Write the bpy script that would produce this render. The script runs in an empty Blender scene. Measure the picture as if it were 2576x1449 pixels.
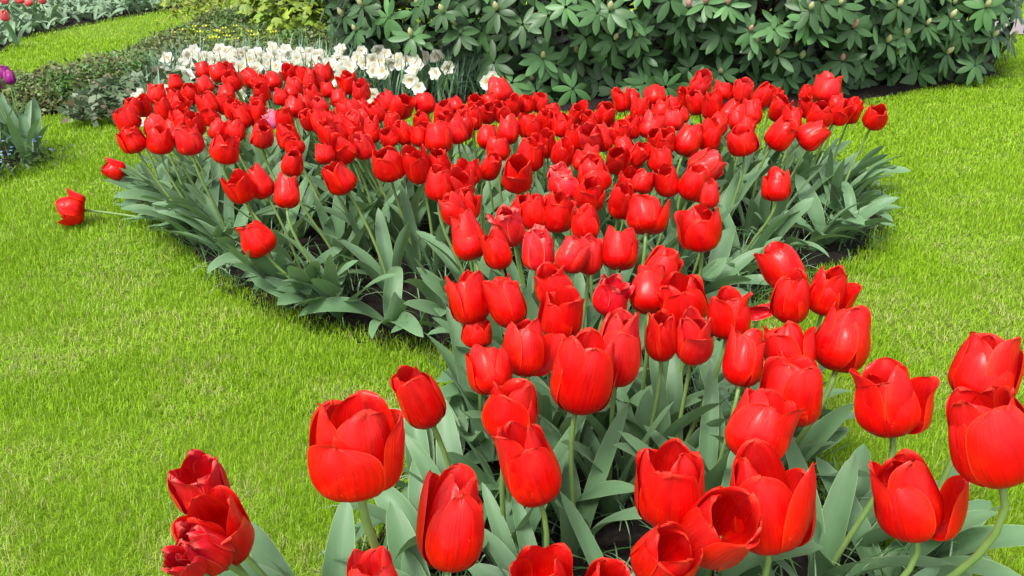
import bpy, math, random
import numpy as np
from mathutils import Vector, Matrix

# ------------------------------------------------------------------ camera, sky, sun, exposure
SC = bpy.context.scene
COL = SC.collection
cam_data = bpy.data.cameras.new("camera")
cam_data.sensor_width = 36.0
cam_data.lens = 36.0 * 2143.0 / 2576.0
cam_data.clip_start = 0.02
cam_data.clip_end = 400.0
cam = bpy.data.objects.new("camera", cam_data)
COL.objects.link(cam)
CAM = (0.0, 0.0, 0.95)
cam.location = CAM
cam.rotation_euler = (math.radians(90.0 - 24.6), 0.0, 0.0)
SC.camera = cam

SUN_ELEV, SUN_AZ = 58.0, 215.0          # azimuth the light comes from, degrees clockwise from +Y
world = bpy.data.worlds.new("World")
SC.world = world
world.use_nodes = True
wn = world.node_tree
wn.nodes.clear()
sky = wn.nodes.new("ShaderNodeTexSky")
sky.sky_type = 'NISHITA'
sky.sun_disc = False
sky.sun_elevation = math.radians(SUN_ELEV)
sky.sun_rotation = math.radians(SUN_AZ)
sky.air_density = 1.0
sky.dust_density = 4.0
sky.ozone_density = 0.6
bg = wn.nodes.new("ShaderNodeBackground")
bg.inputs["Strength"].default_value = 0.15
wo = wn.nodes.new("ShaderNodeOutputWorld")
hs_ = wn.nodes.new("ShaderNodeHueSaturation")          # thin cloud takes most of the blue out of the sky
hs_.inputs["Saturation"].default_value = 0.35
wn.links.new(sky.outputs[0], hs_.inputs["Color"])
wn.links.new(hs_.outputs[0], bg.inputs[0])
wn.links.new(bg.outputs[0], wo.inputs[0])

sun_data = bpy.data.lights.new("sun", 'SUN')
sun_data.energy = 1.5
sun_data.angle = math.radians(14.0)
sun_data.color = (1.0, 0.965, 0.90)
sun = bpy.data.objects.new("sun", sun_data)
COL.objects.link(sun)
_e, _a = math.radians(SUN_ELEV), math.radians(SUN_AZ)
sun_dir = Vector((math.sin(_a) * math.cos(_e), math.cos(_a) * math.cos(_e), math.sin(_e)))
sun.rotation_euler = sun_dir.to_track_quat('Z', 'Y').to_euler()
sun.location = (0, 0, 8)

SC.view_settings.view_transform = 'Standard'
SC.view_settings.look = 'None'
SC.view_settings.exposure = 1.1
SC.view_settings.gamma = 1.0
SC.view_settings.use_curve_mapping = False
SC.render.engine = 'CYCLES'
SC.cycles.max_bounces = 8
SC.cycles.transparent_max_bounces = 8
SC.cycles.use_denoising = True

# ------------------------------------------------------------------ measured positions (metres)
BED = [(-1.284,2.798),(-1.136,2.581),(-0.997,2.368),(-0.887,2.217),(-0.745,2.081),(-0.607,1.959),(-0.477,1.869),(-0.319,1.79),(-0.211,1.747),(-0.133,1.685),(-0.104,1.556),(-0.125,1.435),(-0.173,1.279),(-0.216,1.117),(-0.243,0.967),(-0.265,0.792),(0.709,0.792),(0.651,0.921),(0.605,1.017),(0.565,1.147),(0.536,1.316),(0.485,1.464),(0.46,1.623),(0.471,1.732),(0.533,1.842),(0.629,1.968),(0.723,2.081),(0.841,2.166),(0.963,2.228),(1.069,2.342),(1.199,2.581),(1.297,2.954),(1.201,3.232),(0.905,3.362),(0.654,3.304),(0.471,3.126),(0.262,2.954),(0.017,2.954),(-0.204,3.05),(-0.38,3.178),(-0.538,3.315),(-0.719,3.433),(-0.993,3.546),(-1.224,3.526),(-1.337,3.327),(-1.354,3.05)]
TULIPS = [
(-1.218,3.408,0.33,0.054,1.16,-1.12,3.4,'', 'squarish small red tulip at the left end of the top row before daffodils'),
(-1.118,3.408,0.33,0.054,1.21,-1.002,3.396,'', 'oval red tulip, second just right of the squarish top-row tulip'),
(-1.145,3.364,0.33,0.0645,1.17,-1.058,3.39,'', 'oval red tulip, just right of the squarish top-row tulip'),
(-0.867,3.364,0.33,0.0618,1.13,-0.786,3.392,'', 'oval red tulip, behind and right of the neat tulip before the pink one'),
(-0.735,3.35,0.33,0.0723,1.15,-0.649,3.348,'', 'round dark red tulip raised highest before the white daffodils'),
(-0.798,3.294,0.33,0.0553,1.38,-0.716,3.311,'', 'tall oval red tulip, just left of the round tulip before the daffodils'),
(-0.987,3.259,0.33,0.0678,1.19,-0.88,3.246,'', 'oval red tulip, behind and left of the slender tulip by the pink one'),
(-0.735,3.228,0.322,0.054,1.16,-0.636,3.247,'', 'oval red tulip, in front and left of the round tulip before the daffodils'),
(-0.889,3.199,0.33,0.0667,1.12,-0.819,3.182,'', 'oval red tulip, second directly behind the faded pink tulip'),
(-0.75,3.187,0.335,0.054,1.44,-0.625,3.215,'', 'tall oval red tulip, second in front and left of the round tulip before the daffodils'),
(-1.033,3.18,0.33,0.0689,0.89,-0.916,3.167,'', 'wide-topped red tulip, second behind and right of the two-lobed tulip'),
(0.7,3.173,0.33,0.084,0.97,0.64,3.182,'tall', 'tall pinkish red tulip topping the right arm against the dark bush'),
(-1.238,3.161,0.33,0.0558,1.05,-1.114,3.146,'', 'rounded red tulip, behind and right of the tulip beside two white daffodils'),
(-0.924,3.161,0.33,0.054,1.22,-0.853,3.184,'', 'oval red tulip, second directly behind the neat tulip before the pink one'),
(-0.6,3.161,0.33,0.0736,1.14,-0.506,3.18,'open', 'red tulip with three parted petals beside daffodil leaves'),
(-1.117,3.123,0.33,0.0627,1.04,-1.046,3.113,'', 'rounded red tulip, directly in front of the squarish top-row tulip'),
(-0.778,3.061,0.33,0.0591,1.29,-0.701,3.078,'', 'oval red tulip, directly behind the slender tulip by the pink one'),
(-0.652,3.037,0.33,0.054,0.9,-0.587,3.042,'', 'rounded red tulip, directly in front of the round tulip before the daffodils'),
(0.746,3.03,0.33,0.0641,0.91,0.719,3.052,'', 'rounded red tulip, just left of the broad tulip under the bush'),
(-0.533,3.025,0.33,0.0634,1.12,-0.475,3.027,'mottle', 'pink-mottled red tulip right of the three parted petals, near daffodil leaves'),
(0.815,3.017,0.33,0.0778,1.14,0.735,3.024,'', 'broad red tulip right under the dark bush, left of the right-end cluster'),
(-0.044,3.013,0.33,0.0899,1.0,-0.035,2.955,'tall', 'tall red tulip against the dark bush beside the last white daffodil'),
(-0.776,3.002,0.33,0.054,1.06,-0.686,3.028,'', 'rounded red tulip, second directly behind the slender tulip by the pink one'),
(-0.875,2.99,0.33,0.0603,0.88,-0.757,3.013,'', 'wide-topped red tulip, directly behind the neat tulip before the pink one'),
(-0.995,2.979,0.33,0.0625,1.0,-0.883,3.007,'', 'rounded red tulip, behind and right of the two-lobed tulip'),
(1.027,2.977,0.33,0.054,1.08,0.928,2.996,'', 'rounded red tulip, just left of the top tulip of the right-end cluster'),
(-1.233,2.967,0.33,0.0694,1.0,-1.126,2.984,'', 'red tulip standing apart at the upper left edge beside two white daffodils'),
(-1.116,2.967,0.33,0.0646,1.15,-1.013,2.976,'', 'oval red tulip, behind and left of the two-lobed tulip'),
(-0.686,2.944,0.33,0.0594,1.12,-0.582,2.966,'', 'oval red tulip, just left of the three-petalled tulip by the daffodil leaves'),
(0.899,2.939,0.327,0.054,1.31,0.855,2.932,'', 'oval red tulip, directly behind the smooth orange-red tulip of the right arm'),
(0.488,2.933,0.33,0.0734,0.77,0.46,2.92,'open', 'spiky-rimmed red tulip against the dark bush, left of the tallest pinkish one'),
(-0.79,2.922,0.33,0.0567,1.04,-0.684,2.948,'', 'rounded red tulip, directly behind the faded pink tulip'),
(0.858,2.917,0.332,0.0619,1.65,0.786,2.944,'', 'tall oval red tulip, just right of the broad tulip under the bush'),
(-1.147,2.9,0.33,0.0586,0.92,-1.064,2.891,'', 'rounded red tulip, just right of the tulip beside two white daffodils'),
(-0.588,2.9,0.33,0.0563,1.0,-0.478,2.887,'', 'rounded red tulip, in front and left of the three-petalled tulip by the daffodil leaves'),
(1.061,2.888,0.362,0.093,0.83,0.989,2.886,'tall', 'topmost red tulip of the tight cluster at the right end of the bed'),
(0.404,2.881,0.327,0.0583,1.2,0.41,2.882,'', 'oval red tulip, just left of the spiky-rimmed tulip'),
(0.584,2.872,0.329,0.054,1.7,0.559,2.87,'', 'narrow red tulip half covered by neighbours, just right of the spiky-rimmed tulip'),
(0.363,2.859,0.332,0.0555,1.42,0.36,2.887,'', 'tall oval red tulip, behind and right of the square-shouldered tulip'),
(-0.417,2.846,0.33,0.0645,1.14,-0.357,2.85,'palelean', 'pinkish red tulip leaning left with a smooth pale flank at the back edge'),
(1.079,2.839,0.33,0.054,1.0,1.021,2.85,'', 'rounded red tulip, in front and right of the top tulip of the right-end cluster'),
(-0.847,2.836,0.33,0.054,1.0,-0.775,2.863,'', 'rounded red tulip, behind and left of the faded pink tulip'),
(-0.074,2.836,0.33,0.054,0.94,-0.03,2.854,'', 'rounded red tulip, in front and left of the tall tulip by the last daffodil'),
(0.091,2.836,0.33,0.0597,1.12,0.094,2.85,'', 'oval red tulip, just right of the tall tulip by the last daffodil'),
(0.613,2.833,0.331,0.0666,1.28,0.602,2.813,'', 'oval red tulip, directly in front of the tall pinkish tulip before the bush'),
(-0.96,2.826,0.325,0.054,1.26,-0.878,2.853,'', 'oval red tulip, just right of the two-lobed tulip'),
(-0.124,2.825,0.33,0.054,0.86,-0.068,2.814,'', 'wide-topped red tulip, just right of the pointed-rim tulip'),
(-0.684,2.815,0.33,0.054,1.18,-0.595,2.804,'', 'oval red tulip, behind and right of the faded pink tulip'),
(-0.288,2.815,0.33,0.0707,1.03,-0.244,2.828,'', 'pointed-rim red tulip against daffodil leaves, right of the pale-flanked one'),
(0.047,2.804,0.33,0.054,1.09,0.068,2.817,'', 'rounded red tulip, second in front and right of the tall tulip by the last daffodil'),
(0.528,2.804,0.33,0.054,1.1,0.529,2.833,'', 'rounded red tulip, in front and left of the tall pinkish tulip before the bush'),
(-1.091,2.794,0.33,0.0612,0.96,-1.003,2.822,'', 'rounded red tulip, just left of the two-lobed tulip'),
(-0.999,2.792,0.333,0.0724,1.0,-0.896,2.805,'', 'broad two-lobed red tulip in the upper left arm of the bed'),
(-1.206,2.788,0.327,0.054,1.26,-1.092,2.814,'', 'oval red tulip, just right of the leftmost open tulip'),
(-0.184,2.784,0.33,0.054,1.0,-0.121,2.805,'', 'rounded red tulip, behind and right of the broad tulip at the middle back'),
(-0.625,2.774,0.33,0.054,1.11,-0.515,2.801,'', 'rounded red tulip, just left of the mottled tulip by the daffodil leaves'),
(-0.36,2.774,0.33,0.0743,1.15,-0.276,2.788,'', 'oval red tulip, just right of the pale-flanked leaning tulip'),
(0.959,2.768,0.33,0.054,1.7,0.904,2.778,'', 'narrow red tulip half covered by neighbours, behind and right of the pale-folded tulip'),
(-0.706,2.764,0.33,0.0673,1.0,-0.604,2.759,'', 'rounded red tulip, behind and right of the slender tulip by the pink one'),
(0.004,2.764,0.33,0.054,1.53,0.004,2.752,'', 'tall oval red tulip, in front and right of the tall tulip by the last daffodil'),
(0.651,2.764,0.33,0.0651,1.48,0.618,2.751,'', 'tall oval red tulip, in front and right of the tall pinkish tulip before the bush'),
(-0.483,2.754,0.33,0.054,1.05,-0.371,2.776,'', 'rounded red tulip, directly in front of the mottled tulip by the daffodil leaves'),
(-1.225,2.746,0.332,0.058,1.12,-1.107,2.773,'', 'leftmost open red tulip at the left edge of the bed, petals parted'),
(0.863,2.745,0.33,0.0688,1.3,0.785,2.733,'', 'oval red tulip, behind and left of the pale-folded tulip'),
(0.415,2.744,0.33,0.058,1.27,0.418,2.756,'', 'oval red tulip, in front and left of the spiky-rimmed tulip'),
(-0.539,2.743,0.328,0.054,1.05,-0.473,2.765,'', 'rounded red tulip, in front and left of the mottled tulip by the daffodil leaves'),
(-0.895,2.724,0.33,0.054,1.35,-0.824,2.744,'', 'tall oval red tulip, behind and right of the large ragged tulip of the left arm'),
(0.481,2.724,0.33,0.0642,0.86,0.464,2.732,'', 'wide-topped red tulip, in front and right of the spiky-rimmed tulip'),
(-1.115,2.714,0.33,0.0552,1.36,-0.986,2.738,'', 'tall oval red tulip, in front and right of the tulip beside two white daffodils'),
(1.089,2.714,0.327,0.054,1.88,1.042,2.722,'', 'narrow red tulip half covered by neighbours, just left of the lone far-right tulip'),
(-0.508,2.709,0.331,0.054,1.22,-0.436,2.712,'', 'oval red tulip, just left of the pale-flanked leaning tulip'),
(0.694,2.701,0.33,0.0628,1.24,0.644,2.695,'', 'oval red tulip, in front and left of the broad tulip under the bush'),
(-0.216,2.695,0.33,0.0658,0.97,-0.172,2.707,'', 'rounded red tulip, in front and right of the pointed-rim tulip'),
(1.045,2.693,0.332,0.0651,1.27,0.973,2.719,'', 'oval red tulip, behind and right of the sideways-tilted tulip of the right arm'),
(0.762,2.69,0.33,0.0626,1.32,0.737,2.685,'', 'oval red tulip, behind and left of the smooth orange-red tulip of the right arm'),
(-0.43,2.686,0.33,0.054,1.24,-0.325,2.688,'', 'oval red tulip, in front and left of the pale-flanked leaning tulip'),
(-0.077,2.686,0.33,0.0569,1.27,-0.023,2.695,'', 'oval red tulip, second in front and left of the tall tulip by the last daffodil'),
(-0.031,2.686,0.33,0.054,1.3,0.011,2.687,'', 'oval red tulip, directly in front of the tall tulip by the last daffodil'),
(0.126,2.676,0.33,0.0567,1.04,0.149,2.658,'', 'rounded red tulip, just left of the mottled back-edge tulip'),
(-0.835,2.675,0.326,0.054,1.26,-0.743,2.684,'', 'oval red tulip, behind and left of the neat tulip before the pink one'),
(-0.146,2.657,0.33,0.054,1.0,-0.109,2.679,'', 'rounded red tulip, directly behind the egg-shaped tulip with lawn below'),
(0.293,2.657,0.33,0.0671,1.16,0.266,2.679,'', 'tall square-shouldered red tulip with bright lawn behind, middle of back edge'),
(0.531,2.657,0.33,0.054,0.92,0.507,2.65,'', 'rounded red tulip, behind and left of the long-stemmed upright tulip of the right arm'),
(0.966,2.657,0.33,0.0817,0.85,0.869,2.65,'open', 'wide-topped red tulip, directly behind the sideways-tilted tulip of the right arm'),
(-0.798,2.649,0.332,0.054,1.43,-0.723,2.646,'', 'tall oval red tulip, just left of the faded pink tulip'),
(0.203,2.648,0.33,0.054,1.4,0.18,2.648,'', 'mottled red tulip before bare soil at the middle of the back edge'),
(-0.94,2.629,0.33,0.054,1.0,-0.816,2.624,'', 'rounded red tulip, directly in front of the two-lobed tulip'),
(-1.27,2.629,0.16,0.066,0.96,-1.11,2.629,'tiltL', 'small red tulip drooping outward over the lawn at the left tip of the bed'),
(1.13,2.626,0.33,0.071,1.14,1.055,2.635,'lone', 'lone red tulip on a long bare stem over the lawn at far right'),
(-0.836,2.618,0.331,0.054,1.32,-0.721,2.64,'', 'oval red tulip, second behind and left of the neat tulip before the pink one'),
(-0.741,2.613,0.327,0.054,1.04,-0.63,2.643,'pink', 'pale faded pink tulip among the crowded red ones of the left arm'),
(-1.019,2.611,0.33,0.0661,0.87,-0.928,2.6,'', 'wide-topped red tulip, in front and left of the two-lobed tulip'),
(-0.12,2.611,0.33,0.054,1.4,-0.097,2.633,'', 'tall oval red tulip, behind and right of the egg-shaped tulip with lawn below'),
(-0.562,2.601,0.328,0.054,1.04,-0.47,2.617,'', 'rounded red tulip, directly behind the split-petalled left-front tulip'),
(-0.463,2.601,0.328,0.054,1.22,-0.381,2.597,'', 'oval red tulip, behind and left of the even oval tulip'),
(-0.699,2.596,0.332,0.054,1.29,-0.624,2.583,'', 'slender red tulip just above and right of the faded pink one'),
(0.694,2.595,0.33,0.054,1.36,0.653,2.605,'', 'tall oval red tulip, directly in front of the broad tulip under the bush'),
(0.863,2.595,0.33,0.0581,1.67,0.81,2.581,'', 'red tulip with pale folded petals hugging the smooth orange-red one'),
(-0.623,2.594,0.33,0.054,1.22,-0.525,2.595,'', 'oval red tulip, just right of the slender tulip by the pink one'),
(-0.278,2.593,0.33,0.0551,1.0,-0.22,2.614,'', 'rounded red tulip, directly in front of the pointed-rim tulip'),
(-0.208,2.593,0.33,0.054,0.9,-0.154,2.6,'', 'rounded red tulip, just left of the egg-shaped tulip with lawn below'),
(0.24,2.593,0.33,0.054,1.0,0.228,2.594,'', 'rounded red tulip, just right of the mottled back-edge tulip'),
(-1.179,2.584,0.33,0.076,0.78,-1.107,2.588,'', 'wide-topped red tulip, in front and left of the leftmost open tulip'),
(0.416,2.584,0.33,0.054,1.0,0.427,2.583,'', 'rounded red tulip, just right of the square-shouldered tulip'),
(0.494,2.584,0.33,0.0634,0.87,0.495,2.61,'', 'wide-topped red tulip, behind and left of the smooth tulip by the curving stem'),
(-0.523,2.573,0.328,0.054,0.87,-0.436,2.568,'', 'wide-topped red tulip, directly in front of the three-petalled tulip by the daffodil leaves'),
(-0.365,2.567,0.33,0.054,1.1,-0.306,2.594,'', 'rounded red tulip, directly in front of the pale-flanked leaning tulip'),
(0.102,2.567,0.33,0.054,1.35,0.093,2.553,'', 'tall oval red tulip, second just left of the mottled back-edge tulip'),
(-0.586,2.562,0.331,0.054,1.65,-0.516,2.588,'', 'tall oval red tulip, behind and right of the small rounded left-front tulip'),
(-0.481,2.558,0.332,0.054,1.21,-0.369,2.57,'', 'oval red tulip, behind and left of the broad-topped twin-stem tulip'),
(-1.392,2.551,0.055,0.0879,0.91,-1.032,2.571,'fallL', 'fallen red tulip lying flat on the lawn left of the bed, opened sideways'),
(-0.952,2.532,0.33,0.054,1.44,-0.833,2.536,'', 'tall oval red tulip, directly behind the large ragged tulip of the left arm'),
(0.703,2.525,0.33,0.054,1.0,0.657,2.529,'', 'rounded red tulip, directly behind the long-stemmed upright tulip of the right arm'),
(-0.214,2.523,0.33,0.054,0.83,-0.131,2.551,'', 'wide-topped red tulip, directly behind the broad tulip at the middle back'),
(0.152,2.523,0.33,0.0641,1.13,0.148,2.549,'', 'oval red tulip, in front and left of the mottled back-edge tulip'),
(0.618,2.523,0.33,0.054,1.29,0.553,2.535,'', 'oval red tulip, behind and right of the smooth tulip by the curving stem'),
(0.051,2.515,0.33,0.0639,1.19,0.073,2.506,'', 'oval red tulip, just left of the square-shouldered tulip'),
(-1.061,2.507,0.33,0.0658,0.91,-0.982,2.49,'', 'rounded red tulip, in front and right of the leftmost open tulip'),
(-0.147,2.507,0.33,0.0637,1.32,-0.074,2.51,'', 'neat egg-shaped red tulip on three stems of its clump with lawn below'),
(0.358,2.507,0.33,0.0575,1.25,0.353,2.531,'', 'oval red tulip, second in front and right of the square-shouldered tulip'),
(0.417,2.507,0.33,0.0719,1.09,0.381,2.501,'', 'rounded red tulip, directly in front of the spiky-rimmed tulip'),
(-0.474,2.478,0.325,0.054,1.13,-0.372,2.502,'', 'oval red tulip, second behind and right of the full front-rim tulip'),
(-0.861,2.465,0.33,0.054,1.17,-0.772,2.469,'', 'oval red tulip, directly behind the squat open tulip of the left arm'),
(-0.812,2.465,0.33,0.0607,1.07,-0.7,2.448,'', 'rounded red tulip, behind and right of the squat open tulip of the left arm'),
(-0.41,2.465,0.33,0.054,1.46,-0.357,2.459,'', 'tall oval red tulip, behind and right of the split-petalled left-front tulip'),
(-0.162,2.457,0.33,0.054,1.53,-0.102,2.473,'', 'tall oval red tulip, in front and left of the egg-shaped tulip with lawn below'),
(-0.011,2.457,0.33,0.0666,1.21,0.001,2.439,'', 'oval red tulip, just right of the egg-shaped tulip with lawn below'),
(-0.509,2.45,0.324,0.0564,0.96,-0.425,2.437,'', 'rounded red tulip, directly behind the full front-rim tulip'),
(0.31,2.433,0.33,0.064,1.0,0.295,2.434,'', 'rounded red tulip, in front and right of the square-shouldered tulip'),
(-0.313,2.425,0.33,0.0559,1.25,-0.237,2.434,'', 'oval red tulip, behind and right of the broad-topped twin-stem tulip'),
(-0.971,2.417,0.33,0.054,1.33,-0.881,2.413,'', 'tall oval red tulip, behind and left of the large ragged tulip of the left arm'),
(-0.529,2.41,0.336,0.054,1.57,-0.443,2.44,'', 'tall oval red tulip, behind and left of the full front-rim tulip'),
(-0.718,2.409,0.33,0.0694,1.11,-0.639,2.392,'', 'neat red tulip on its own stem directly in front of the faded pink one'),
(0.771,2.404,0.33,0.0792,1.14,0.709,2.401,'', 'smooth orange-red tulip with one tall front petal in the right arm'),
(0.86,2.404,0.33,0.0837,0.95,0.778,2.41,'tiltR', 'red tulip tilted to the right with petals pointing sideways at the right arm'),
(0.568,2.401,0.33,0.0653,1.48,0.557,2.406,'', 'large smooth red tulip beside a curving bare stem in the right arm'),
(-0.265,2.394,0.33,0.054,1.14,-0.194,2.413,'', 'oval red tulip, just left of the broad tulip at the middle back'),
(0.26,2.387,0.326,0.054,1.7,0.264,2.372,'', 'narrow red tulip half covered by neighbours, just right of the full egg-shaped tulip'),
(-0.64,2.386,0.33,0.0629,1.16,-0.511,2.393,'', 'oval red tulip, directly in front of the slender tulip by the pink one'),
(-0.35,2.378,0.33,0.054,0.96,-0.307,2.386,'', 'rounded red tulip, directly behind the broad-topped twin-stem tulip'),
(-0.071,2.378,0.33,0.0549,1.21,-0.044,2.367,'', 'oval red tulip, in front and right of the egg-shaped tulip with lawn below'),
(0.41,2.375,0.327,0.054,1.05,0.376,2.378,'', 'rounded red tulip, behind and left of the large egg-shaped tulip right of centre'),
(0.176,2.373,0.327,0.054,1.71,0.187,2.37,'', 'narrow red tulip half covered by neighbours, just left of the full egg-shaped tulip'),
(-0.208,2.371,0.33,0.0841,1.02,-0.131,2.385,'', 'broad red tulip with a wide front petal near the middle back'),
(0.221,2.354,0.334,0.066,1.18,0.216,2.336,'', 'full egg-shaped red tulip with a dark stem joint, above bright lawn'),
(-1.064,2.348,0.33,0.0678,1.06,-0.938,2.36,'', 'rounded red tulip, directly in front of the leftmost open tulip'),
(-0.989,2.348,0.33,0.0756,0.95,-0.901,2.358,'', 'rounded red tulip, just left of the large ragged tulip of the left arm'),
(0.648,2.343,0.33,0.0818,1.0,0.612,2.338,'', 'upright red tulip on a long straight stem in the right arm'),
(-0.903,2.34,0.33,0.0715,1.14,-0.833,2.354,'', 'large ragged red tulip at the front of the left arm, petals twisted'),
(-0.425,2.34,0.33,0.054,1.22,-0.326,2.355,'', 'oval red tulip, behind and right of the full front-rim tulip'),
(0.493,2.34,0.33,0.0754,1.18,0.456,2.336,'', 'oval red tulip, just left of the smooth tulip by the curving stem'),
(0.43,2.334,0.332,0.0578,1.23,0.435,2.338,'', 'oval red tulip, just left of the long-stemmed upright tulip of the right arm'),
(0.094,2.297,0.33,0.054,1.52,0.119,2.306,'', 'tall oval red tulip, second behind and left of the crinkled tulip'),
(-0.598,2.289,0.33,0.054,0.96,-0.504,2.281,'', 'rounded red tulip, directly behind the small rounded left-front tulip'),
(0.307,2.283,0.33,0.0545,0.85,0.312,2.272,'', 'wide-topped red tulip, second behind and right of the pink-creased tulip'),
(-0.408,2.282,0.33,0.054,1.37,-0.317,2.3,'', 'tall oval red tulip, just right of the full front-rim tulip'),
(-0.778,2.261,0.33,0.075,0.83,-0.649,2.242,'', 'squat open red tulip on a visible stem in the left arm, above grey leaves'),
(-0.038,2.254,0.33,0.0636,0.94,-0.006,2.253,'', 'rounded red tulip, just right of the broad tulip at the middle back'),
(-0.458,2.247,0.33,0.0746,0.88,-0.378,2.267,'', 'full red tulip at the front rim of the left arm crowd'),
(0.134,2.213,0.33,0.0583,1.27,0.167,2.204,'', 'oval red tulip, directly behind the crinkled tulip'),
(-0.498,2.206,0.33,0.054,1.0,-0.412,2.222,'', 'rounded red tulip, just left of the full front-rim tulip'),
(0.047,2.194,0.33,0.0762,1.14,0.082,2.177,'', 'oval red tulip, behind and left of the crinkled tulip'),
(0.207,2.194,0.33,0.054,0.6,0.218,2.222,'', 'wide-topped red tulip, directly behind the pink-creased tulip'),
(0.71,2.187,0.25,0.0745,1.18,0.637,2.207,'', 'red tulip alone above broad leaves in the right arm, with frilled top'),
(0.325,2.175,0.33,0.054,1.45,0.313,2.162,'', 'tall oval red tulip, in front and right of the full egg-shaped tulip'),
(0.388,2.156,0.33,0.0621,1.17,0.349,2.155,'', 'oval red tulip, in front and left of the smooth tulip by the curving stem'),
(0.273,2.147,0.33,0.0593,1.43,0.251,2.165,'', 'tall oval red tulip, behind and right of the pink-creased tulip'),
(0.184,2.138,0.33,0.054,0.82,0.184,2.126,'', 'wide-topped red tulip, behind and left of the pink-creased tulip'),
(-0.188,2.129,0.33,0.0589,1.13,-0.122,2.131,'', 'oval red tulip, just right of the even oval tulip'),
(-0.563,2.12,0.33,0.0612,1.08,-0.465,2.146,'', 'small rounded red tulip standing at the left front above grey stems'),
(-0.316,2.111,0.33,0.0838,1.03,-0.256,2.132,'', 'broad-topped red tulip on twin stems at the front edge'),
(-0.244,2.102,0.33,0.0709,1.39,-0.207,2.124,'', 'red tulip of even oval outline right of the broad-topped front one'),
(0.494,2.093,0.33,0.0832,0.88,0.441,2.101,'tiltR', 'wide-topped red tulip, directly in front of the smooth tulip by the curving stem'),
(-0.054,2.085,0.33,0.054,1.32,-0.046,2.101,'', 'oval red tulip, directly behind the torn-flecked tulip'),
(-0.112,2.033,0.33,0.0565,1.22,-0.08,2.052,'', 'oval red tulip, in front and right of the broad tulip at the middle back'),
(0.014,2.025,0.33,0.0759,1.19,0.07,2.055,'', 'oval red tulip, just left of the crinkled tulip'),
(0.2,2.025,0.33,0.0833,0.94,0.189,2.051,'', 'red tulip with bright pink creased top, left of centre'),
(0.287,1.994,0.324,0.054,1.07,0.249,2.009,'', 'rounded red tulip, just right of the pink-creased tulip'),
(-0.419,1.992,0.33,0.0748,1.06,-0.308,1.982,'', 'round red tulip with a left petal splitting off, stem slanting right, at the left front'),
(0.119,1.976,0.33,0.0647,1.04,0.144,1.963,'ragged', 'crinkled red tulip with pink inner folds, middle of the bed'),
(0.374,1.968,0.33,0.0573,1.33,0.329,1.98,'', 'oval red tulip, behind and right of the flared tulip in the centre'),
(-0.122,1.958,0.328,0.0571,1.25,-0.077,1.965,'', 'oval red tulip, behind and left of the torn-flecked tulip'),
(0.313,1.958,0.333,0.0546,1.04,0.323,1.956,'', 'rounded red tulip, directly behind the flared tulip in the centre'),
(-0.602,1.956,0.33,0.0551,1.41,-0.508,1.938,'', 'right one of two overlapping red tulips above the solitary low one'),
(0.434,1.953,0.33,0.0688,1.24,0.4,1.978,'', 'oval red tulip, behind and left of the crumpled pinkish tulip'),
(-0.171,1.942,0.331,0.0708,1.17,-0.092,1.929,'', 'oval red tulip, in front and right of the even oval tulip'),
(-0.64,1.916,0.33,0.0635,1.18,-0.567,1.935,'', 'left one of two overlapping red tulips above the solitary low one'),
(0.13,1.914,0.33,0.054,1.05,0.147,1.897,'ragged', 'ragged red tulip, in front and right of the crinkled tulip'),
(-0.521,1.885,0.33,0.0575,1.32,-0.428,1.884,'', 'oval red tulip, directly in front of the small rounded left-front tulip'),
(0.178,1.87,0.33,0.0663,1.14,0.159,1.881,'', 'oval red tulip, directly in front of the pink-creased tulip'),
(-0.598,1.864,0.22,0.0802,0.95,-0.47,1.889,'', 'solitary red tulip hanging low over broad leaves at the left front rim'),
(0.453,1.863,0.33,0.0433,1.37,0.416,1.874,'wiltpink', 'crumpled pinkish red tulip peeking behind another, right of centre'),
(0.245,1.821,0.33,0.058,1.5,0.232,1.817,'flare', 'flared red tulip, behind and left of the flared tulip in the centre'),
(-0.101,1.799,0.328,0.054,1.22,-0.076,1.809,'', 'oval red tulip, directly behind the tulip with the narrow outward petal'),
(0.018,1.767,0.326,0.054,1.29,0.049,1.784,'', 'oval red tulip, behind and right of the torn-flecked tulip'),
(-0.129,1.764,0.331,0.0543,1.32,-0.079,1.76,'', 'oval red tulip, behind and left of the tulip with the narrow outward petal'),
(0.098,1.741,0.33,0.0666,1.26,0.086,1.724,'', 'oval red tulip, just left of the pink-collared tulip'),
(0.049,1.734,0.333,0.054,1.52,0.047,1.733,'', 'tall oval red tulip, directly behind the pink-folded ragged tulip'),
(0.288,1.729,0.33,0.079,1.08,0.276,1.733,'flare', 'flared red tulip with a petal sticking out right, centre of the bed'),
(0.154,1.679,0.33,0.0583,1.29,0.18,1.666,'', 'plump red tulip with a folded pink collar in the centre'),
(-0.005,1.656,0.33,0.0638,1.35,0.043,1.669,'ragged', 'red tulip with torn pink-white flecks on its front petal, centre left'),
(0.388,1.644,0.33,0.0818,1.12,0.374,1.648,'', 'large egg-shaped red tulip on a thick bare stem right of centre'),
(-0.089,1.593,0.33,0.0737,1.24,-0.025,1.577,'', 'red tulip with one narrow outward petal at the left front of centre'),
(-0.028,1.53,0.33,0.0558,1.38,-0.01,1.551,'', 'red tulip with whitish curled petal tips, centre left'),
(0.207,1.53,0.33,0.0731,1.11,0.205,1.522,'', 'smooth closed red tulip with a plain rounded body in the centre'),
(0.053,1.525,0.33,0.0671,1.2,0.086,1.538,'ragged', 'ragged red tulip with a pink folded petal and white edge, centre'),
(0.149,1.516,0.323,0.054,1.35,0.127,1.502,'', 'tall oval red tulip, just left of the smooth closed tulip in the centre'),
(0.11,1.49,0.334,0.062,1.06,0.095,1.503,'', 'rounded red tulip, just right of the pink-folded ragged tulip'),
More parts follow.
